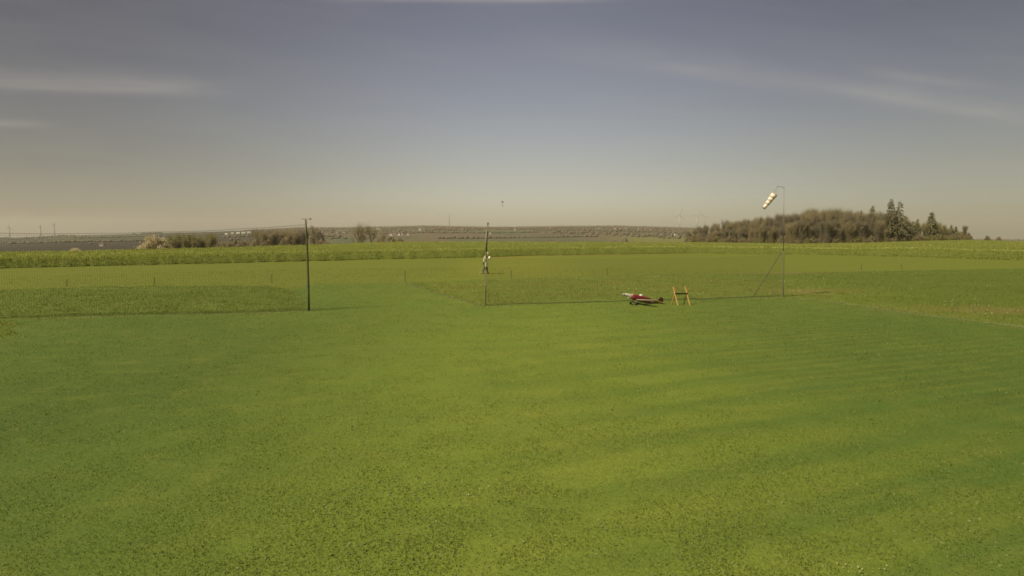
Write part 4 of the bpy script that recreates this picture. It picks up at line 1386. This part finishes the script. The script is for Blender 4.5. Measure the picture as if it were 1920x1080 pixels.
for c_, top in ((412, 452), (424, 450), (434, 453), (456, 449), (467, 451), (476, 447), (446, 446), (500, 447), (537, 442), (600, 448), (612, 450), (715, 440), (735, 441), (750, 444)):
    place(rb, c_, 250 + (c_ % 7) * 6, top, 8.0, c_, .8, label='small brownish shrub showing above the rapeseed edge', group='brownish shrubs beyond the rapeseed')
big = place(rb, 588, 1150, 420.5, 8.0, 2.0, .55, label='big rounded dark tree clump on the ridge beside the wind gauge post', group='tree clumps on the ridge')
place(rb, 600, 1170, 423.5, 8.0, 1.0, .5, label='lower rounded tree clump on the ridge right of the wind gauge post', group='tree clumps on the ridge')

# distant woods, one mass
FARW = leafy('far_wood', [(0.0, (.090, .074, .040)), (.5, (.108, .090, .049)), (1.0, (.128, .107, .060))])
n = 26000
p = rng.random(n) * 2900 - 500
d = np.where(rng.random(n) < .45, R_FAR - rng.random(n) * 260, 1150 + rng.random(n) * (R_FAR - 1150))
p2 = 470 + rng.random(9000) * 870; d2 = R_FAR - rng.random(9000) ** 1.5 * 420
p = np.concatenate([p, p2]); d = np.concatenate([d, d2])
hedge = np.zeros(len(p), bool)
for (pa, da, pb, db, nn, wob) in ((690, 2500, 1010, 2750, 420, 12), (1000, 3050, 1290, 2900, 420, 12), (820, 1900, 1120, 2050, 330, 10), (560, 2950, 760, 3100, 300, 14),
                                  (1142, 1450, 1172, 1620, 260, 60), (930, 3400, 1180, 3500, 380, 14), (480, 2300, 640, 2200, 260, 12), (150, 2900, 420, 3100, 300, 10), (20, 2150, 330, 2050, 260, 10)):
    f = rng.random(nn)
    p = np.concatenate([p, pa + (pb - pa) * f]); d = np.concatenate([d, da + (db - da) * f + wob * rng.standard_normal(nn)]); hedge = np.concatenate([hedge, np.ones(nn, bool)])
x = (p - 960) / F_PX * d
mk = vnoise(x / 260, d / 330, 71) * .6 + vnoise(x / 90, d / 130, 72) * .4
k = hedge | ((mk > .56) & (d > 1900) & (p > 470)) | ((mk > .66) & (p < 470) & (d > 1800)) | ((d > R_FAR - 420) & (mk > .33) & (p > 480))
x, d = x[k], d[k]; n = len(x)
s = (3.5 + 4.5 * rng.random(n)) * (.7 + .6 * mk[k])
base8 = np.array([(1, 0, .35), (.3, .9, .45), (-.8, .6, .3), (-.8, -.6, .4), (.3, -.95, .3), (.1, 0, 1.15), (0, 0, -.3)])
f8 = np.array([(0, 1, 5), (1, 2, 5), (2, 3, 5), (3, 4, 5), (4, 0, 5), (1, 0, 6), (2, 1, 6), (3, 2, 6), (4, 3, 6), (0, 4, 6)])
jit = 1 + .35 * (rng.random((n, 7, 3)) - .5)
V = (base8[None] * jit * s[:, None, None] + np.stack([x, d, height(x, d)], -1)[:, None]).reshape(-1, 3)
Fc = (f8[None] + 7 * np.arange(n)[:, None, None]).reshape(-1, 3)
o = np_mesh('distant_wood', V, Fc, 3, FARW, tint=np.repeat(rng.random(n), 7))
tag(o, 'brown leafless woods covering the far hills', 'woods', kind='stuff')

# ------------------------------------------------------------------ buildings, masts and turbines on the hills
WALLW = plain('white_render', (.55, .51, .40), (.48, .45, .36), .8, .4)
ROOFR = plain('brown_roof', (.13, .075, .055), (.10, .06, .045), .8, .4)
ROOFG = plain('pale_sheet_roof', (.58, .55, .44), (.50, .48, .39), .6, .3)
PANE = plain('dark_window', (.05, .05, .05), (.07, .07, .07), .2, 1)


def make_house(label, w=9.5, l=12.0, e=5.5, rh=3.6, hall=False):
    t = thing('hall' if hall else 'house', label, 'hall' if hall else 'house')
    b = MB(); hw, hl = w / 2, l / 2
    b.add([(-hl, -hw, -2), (hl, -hw, -2), (hl, hw, -2), (-hl, hw, -2), (-hl, -hw, e), (hl, -hw, e), (hl, hw, e), (-hl, hw, e), (-hl, 0, e + rh), (hl, 0, e + rh)],
          [(0, 1, 5, 4), (2, 3, 7, 6), (1, 2, 6, 9, 5), (3, 0, 4, 8, 7), (3, 2, 1, 0)])
    b.build('wall', WALLW, t)
    b = MB(); o_ = .4
    for s in (-1, 1):
        sl = rh / hw
        b.add([(-hl - o_, s * (hw + o_), e - o_ * sl + .05), (hl + o_, s * (hw + o_), e - o_ * sl + .05), (hl + o_, 0, e + rh + .05), (-hl - o_, 0, e + rh + .05),
               (-hl - o_, s * (hw + o_), e - o_ * sl + .3), (hl + o_, s * (hw + o_), e - o_ * sl + .3), (hl + o_, 0, e + rh + .3), (-hl - o_, 0, e + rh + .3)],
              [(0, 1, 2, 3), (4, 5, 6, 7), (0, 1, 5, 4), (1, 2, 6, 5), (3, 0, 4, 7), (2, 3, 7, 6)])
    b.build('roof', ROOFG if hall else ROOFR, t)
    for s in (-1, 1):
        for xx in (np.arange(-hl + 2, hl - 1, 3.2) if not hall else ()):
            b = MB(); b.box((xx, s * (hw + .02), 2.6), (1.1, .08, 1.4)); b.build('window', PANE, t)
    return t


house = make_house('small white house', 8.0, 10.0, 4.6, 3.2)
hall = make_house('long white hall', 12, 19, 5.5, 2.0, True)
hr_ = random.Random(3); usedh = {}


def ground_depth(px, row, lo=1150, hi=4150):
    """depth at which the hill side shows at this pixel"""
    ds = np.linspace(hi, lo, 400)
    xs = (px - 960) / F_PX * ds
    rows = HORIZON - (height(xs, ds) - CAM_H) / ds * F_PX
    ok = np.where(rows >= row)[0]
    return float(ds[ok[0]]) if len(ok) else lo


def put_house(proto, px, row, label, group, rot=None, s=1.0):
    d = ground_depth(px, row + 1.0)
    x = (px - 960) / F_PX * d
    loc = (x, d, hz(x, d) + .5)
    rot = hr_.uniform(-.6, .6) if rot is None else rot
    if proto.name not in usedh:
        usedh[proto.name] = 1
        proto.location = loc; proto.rotation_euler = (0, 0, rot); proto.scale = (s,) * 3
        proto['label'] = label; proto['group'] = group
        return
    dup(proto, loc, rot, (s,) * 3, label, group)


for (px, row, s) in ((427, 439.0, .8), (438, 437.5, .8), (449, 437.5, 1.0), (459, 437.0, 1.0), (469, 436.5, 1.0)):
    put_house(hall, px, row, 'long white hall in the row on the left hillside', 'row of white halls on the left hillside', hr_.uniform(-.15, .15), s)
put_house(hall, 563, 426.0, 'long flat hall on the ridge left of the wind gauge post', 'halls on the ridge', 0, 1.0)
put_house(hall, 788, 431.5, 'long white hall below the ridge right of the open trio of trees', 'halls on the ridge', 0, .6)
put_house(hall, 710, 430.5, 'pale hall on the ridge beside the open trio of trees', 'halls on the ridge', .3, 1.0)
for px, row in ((513, 429.5), (520, 430), (526, 429.5), (532, 429), (539, 429)):
    put_house(house, px, row, 'small white house on the ridge above the hedgerow', 'houses on the ridge above the hedgerow')
put_house(house, 570, 440, 'small white house hard left of the wind gauge post', 'lone houses', .2)
for px, row in ((585, 432), (592, 430), (593, 434), (601, 430.5), (606, 435), (616, 439), (634, 435), (639, 436), (646, 436), (655, 433)):
    put_house(house, px, row, 'small white house scattered left of the open trio of trees', 'houses left of the open trio of trees')
for px, row in ((681, 438), (686, 440), (707, 440), (733, 439.5), (735, 440.5), (750, 440), (757, 440), (766, 440), (741, 437.5), (751, 427.5), (785, 427.5), (790, 428)):
    put_house(house, px, row, 'small white house on the slope around the open trio of trees', 'houses around the open trio of trees')
for px, row in ((868, 430), (921, 438), (1032, 427.5), (967, 431)):
    put_house(house, px, row, 'small white house on the hill around the taped post', 'houses around the taped post')
for px, row in ((1123, 428.5), (1128, 429), (1152, 428.5), (1157, 428), (1163, 428.5), (1173, 428.5), (1196, 429.5), (1208, 429), (1211, 430), (1219, 430.5), (1246, 425.5), (1105, 428)):
    put_house(house, px, row, 'small white house in the village below the far ridge', 'village houses below the far ridge')
for px, row in ((193, 460), (12, 453)):
    put_house(house, px, row, 'small white house low on the dark left hillside', 'houses on the dark left hillside')
put_house(house, 1266, 440.5, 'small pale house on the green slope left of the wood', 'lone houses')

# wind turbines
TURB = plain('turbine_paint', (.38, .36, .28), (.34, .32, .25), .7, .2)
TURBD = plain('grey_turbine_paint', (.22, .22, .20), (.18, .18, .17), .5, .2)


def make_turbine(px, base_row, hub_row, depth, mat, ang, label, group, blade=.52, thick=1.0):
    x = (px - 960) / F_PX * depth
    z0 = CAM_H + (HORIZON - base_row) / F_PX * depth; hub = (base_row - hub_row) / F_PX * depth
    t = thing('wind_turbine', label, 'wind turbine', (x, depth, z0), 0, group)
    b = MB(); b.tube([(0, 0, -12), (0, 0, hub * .5), (0, 0, hub)], [2.3 * thick, 1.9 * thick, 1.3 * thick], 12); b.build('tower', mat, t, True)
    b = MB(); b.box((0, .5, hub + 1), (3.0, 8, 3.2)); b.build('nacelle', mat, t)
    b = MB(); b.ball((0, -4.4, hub + 1), 1.9, 10, 6); hb_ = b.build('hub', mat, t, True)
    for k in range(3):
        a = ang + k * 2 * PI / 3; Lb = hub * blade
        d = Vector((math.sin(a), 0, math.cos(a))); s = Vector((math.cos(a), 0, -math.sin(a)))
        c0 = Vector((0, -4.6, hub + 1))
        m = MB(); m.loft([[c0 + d * q + s * w * a_ + Vector((0, yy * .3 * w, 0)) for a_, yy in ((-.4, 0), (0, -1), (.6, 0), (0, 1))] for q, w in ((1, 1.6), (Lb * .2, 2.6), (Lb * .6, 1.7), (Lb, .4))])
        m.build('blade', mat, hb_)
    return t


make_turbine(22, 446, 427, 3900, TURBD, 0.0, 'grey wind turbine with an upright blade, leftmost on the horizon', 'wind turbines on the left horizon')
make_turbine(80, 445, 425.5, 3900, TURBD, .6, 'grey wind turbine, middle one on the left horizon', 'wind turbines on the left horizon', .3)
make_turbine(106, 444, 421.5, 3900, TURBD, 1.0, 'grey wind turbine on the left horizon, nearest the blossoming bush', 'wind turbines on the left horizon', .3)
make_turbine(1272.5, 433, 404, 3200, TURB, .3, 'white wind turbine left of the wood, apart from the other two', 'wind turbines left of the wood', .5, 1.2)
make_turbine(1305, 432, 406, 3500, TURB, .8, 'white wind turbine at the left tip of the wood, left of its neighbour', 'wind turbines left of the wood', .5, 1.2)
make_turbine(1318, 431, 408, 3600, TURB, 1.4, 'white wind turbine just above the left tip of the wood', 'wind turbines left of the wood', .5, 1.2)
# radio mast
d_ = 4100; x = (843 - 960) / F_PX * d_; z0 = hz(x, d_)
hm = (CAM_H + (HORIZON - 400) / F_PX * d_) - z0
t = thing('radio_mast', 'tall thin radio mast rising from the far ridge', 'mast', (x, d_, z0))
b = MB()
for a in range(3):
    q = Vector((math.cos(a * 2.094), math.sin(a * 2.094), 0))
    b.tube([q * 2.6 - Vector((0, 0, 5)), q * 1.0 + Vector((0, 0, hm * .8))], [.6, .4], 4)
for k in range(24):
    f = k / 24; rr = 2.6 + (1.0 - 2.6) * f
    P3 = [Vector((math.cos(a * 2.094) * rr, math.sin(a * 2.094) * rr, hm * .8 * f)) for a in range(3)]
    for a in range(3): b.tube([P3[a], P3[(a + 1) % 3] + Vector((0, 0, hm * .033))], .25, 3)
b.build('lattice', STEEL, t, fixn=False)
b = MB(); b.tube([(0, 0, hm * .79), (0, 0, hm)], [.8, .3], 6); b.build('antenna', STEEL, t)
b = MB(); b.tube([(0, 0, hm * .36), (0, 0, hm * .40)], 3.4, 12); b.build('platform', STEEL, t)

# ------------------------------------------------------------------ haze
m = bpy.data.materials.new('haze'); m.use_nodes = True
nt = m.node_tree; nt.nodes.clear()
mo = nt.nodes.new('ShaderNodeOutputMaterial'); pv = nt.nodes.new('ShaderNodeVolumePrincipled')
pv.inputs['Color'].default_value = (.86, .80, .66, 1)
pv.inputs['Density'].default_value = 0.00006
pv.inputs['Anisotropy'].default_value = 0.2
nt.links.new(pv.outputs[0], mo.inputs['Volume'])
b = MB(); b.box((0, 0, 0), (30000, 30000, 500)); h = b.build('haze', m, None, loc=(0, 0, 20.0))
me_lo = min(v.co.z for v in bpy.data.objects['ground'].data.vertices)
h.location = (0, 0, 250 + me_lo - 1.0 - 0.0)
tag(h, 'thin pale haze lying over the far hills', 'haze', kind='stuff')
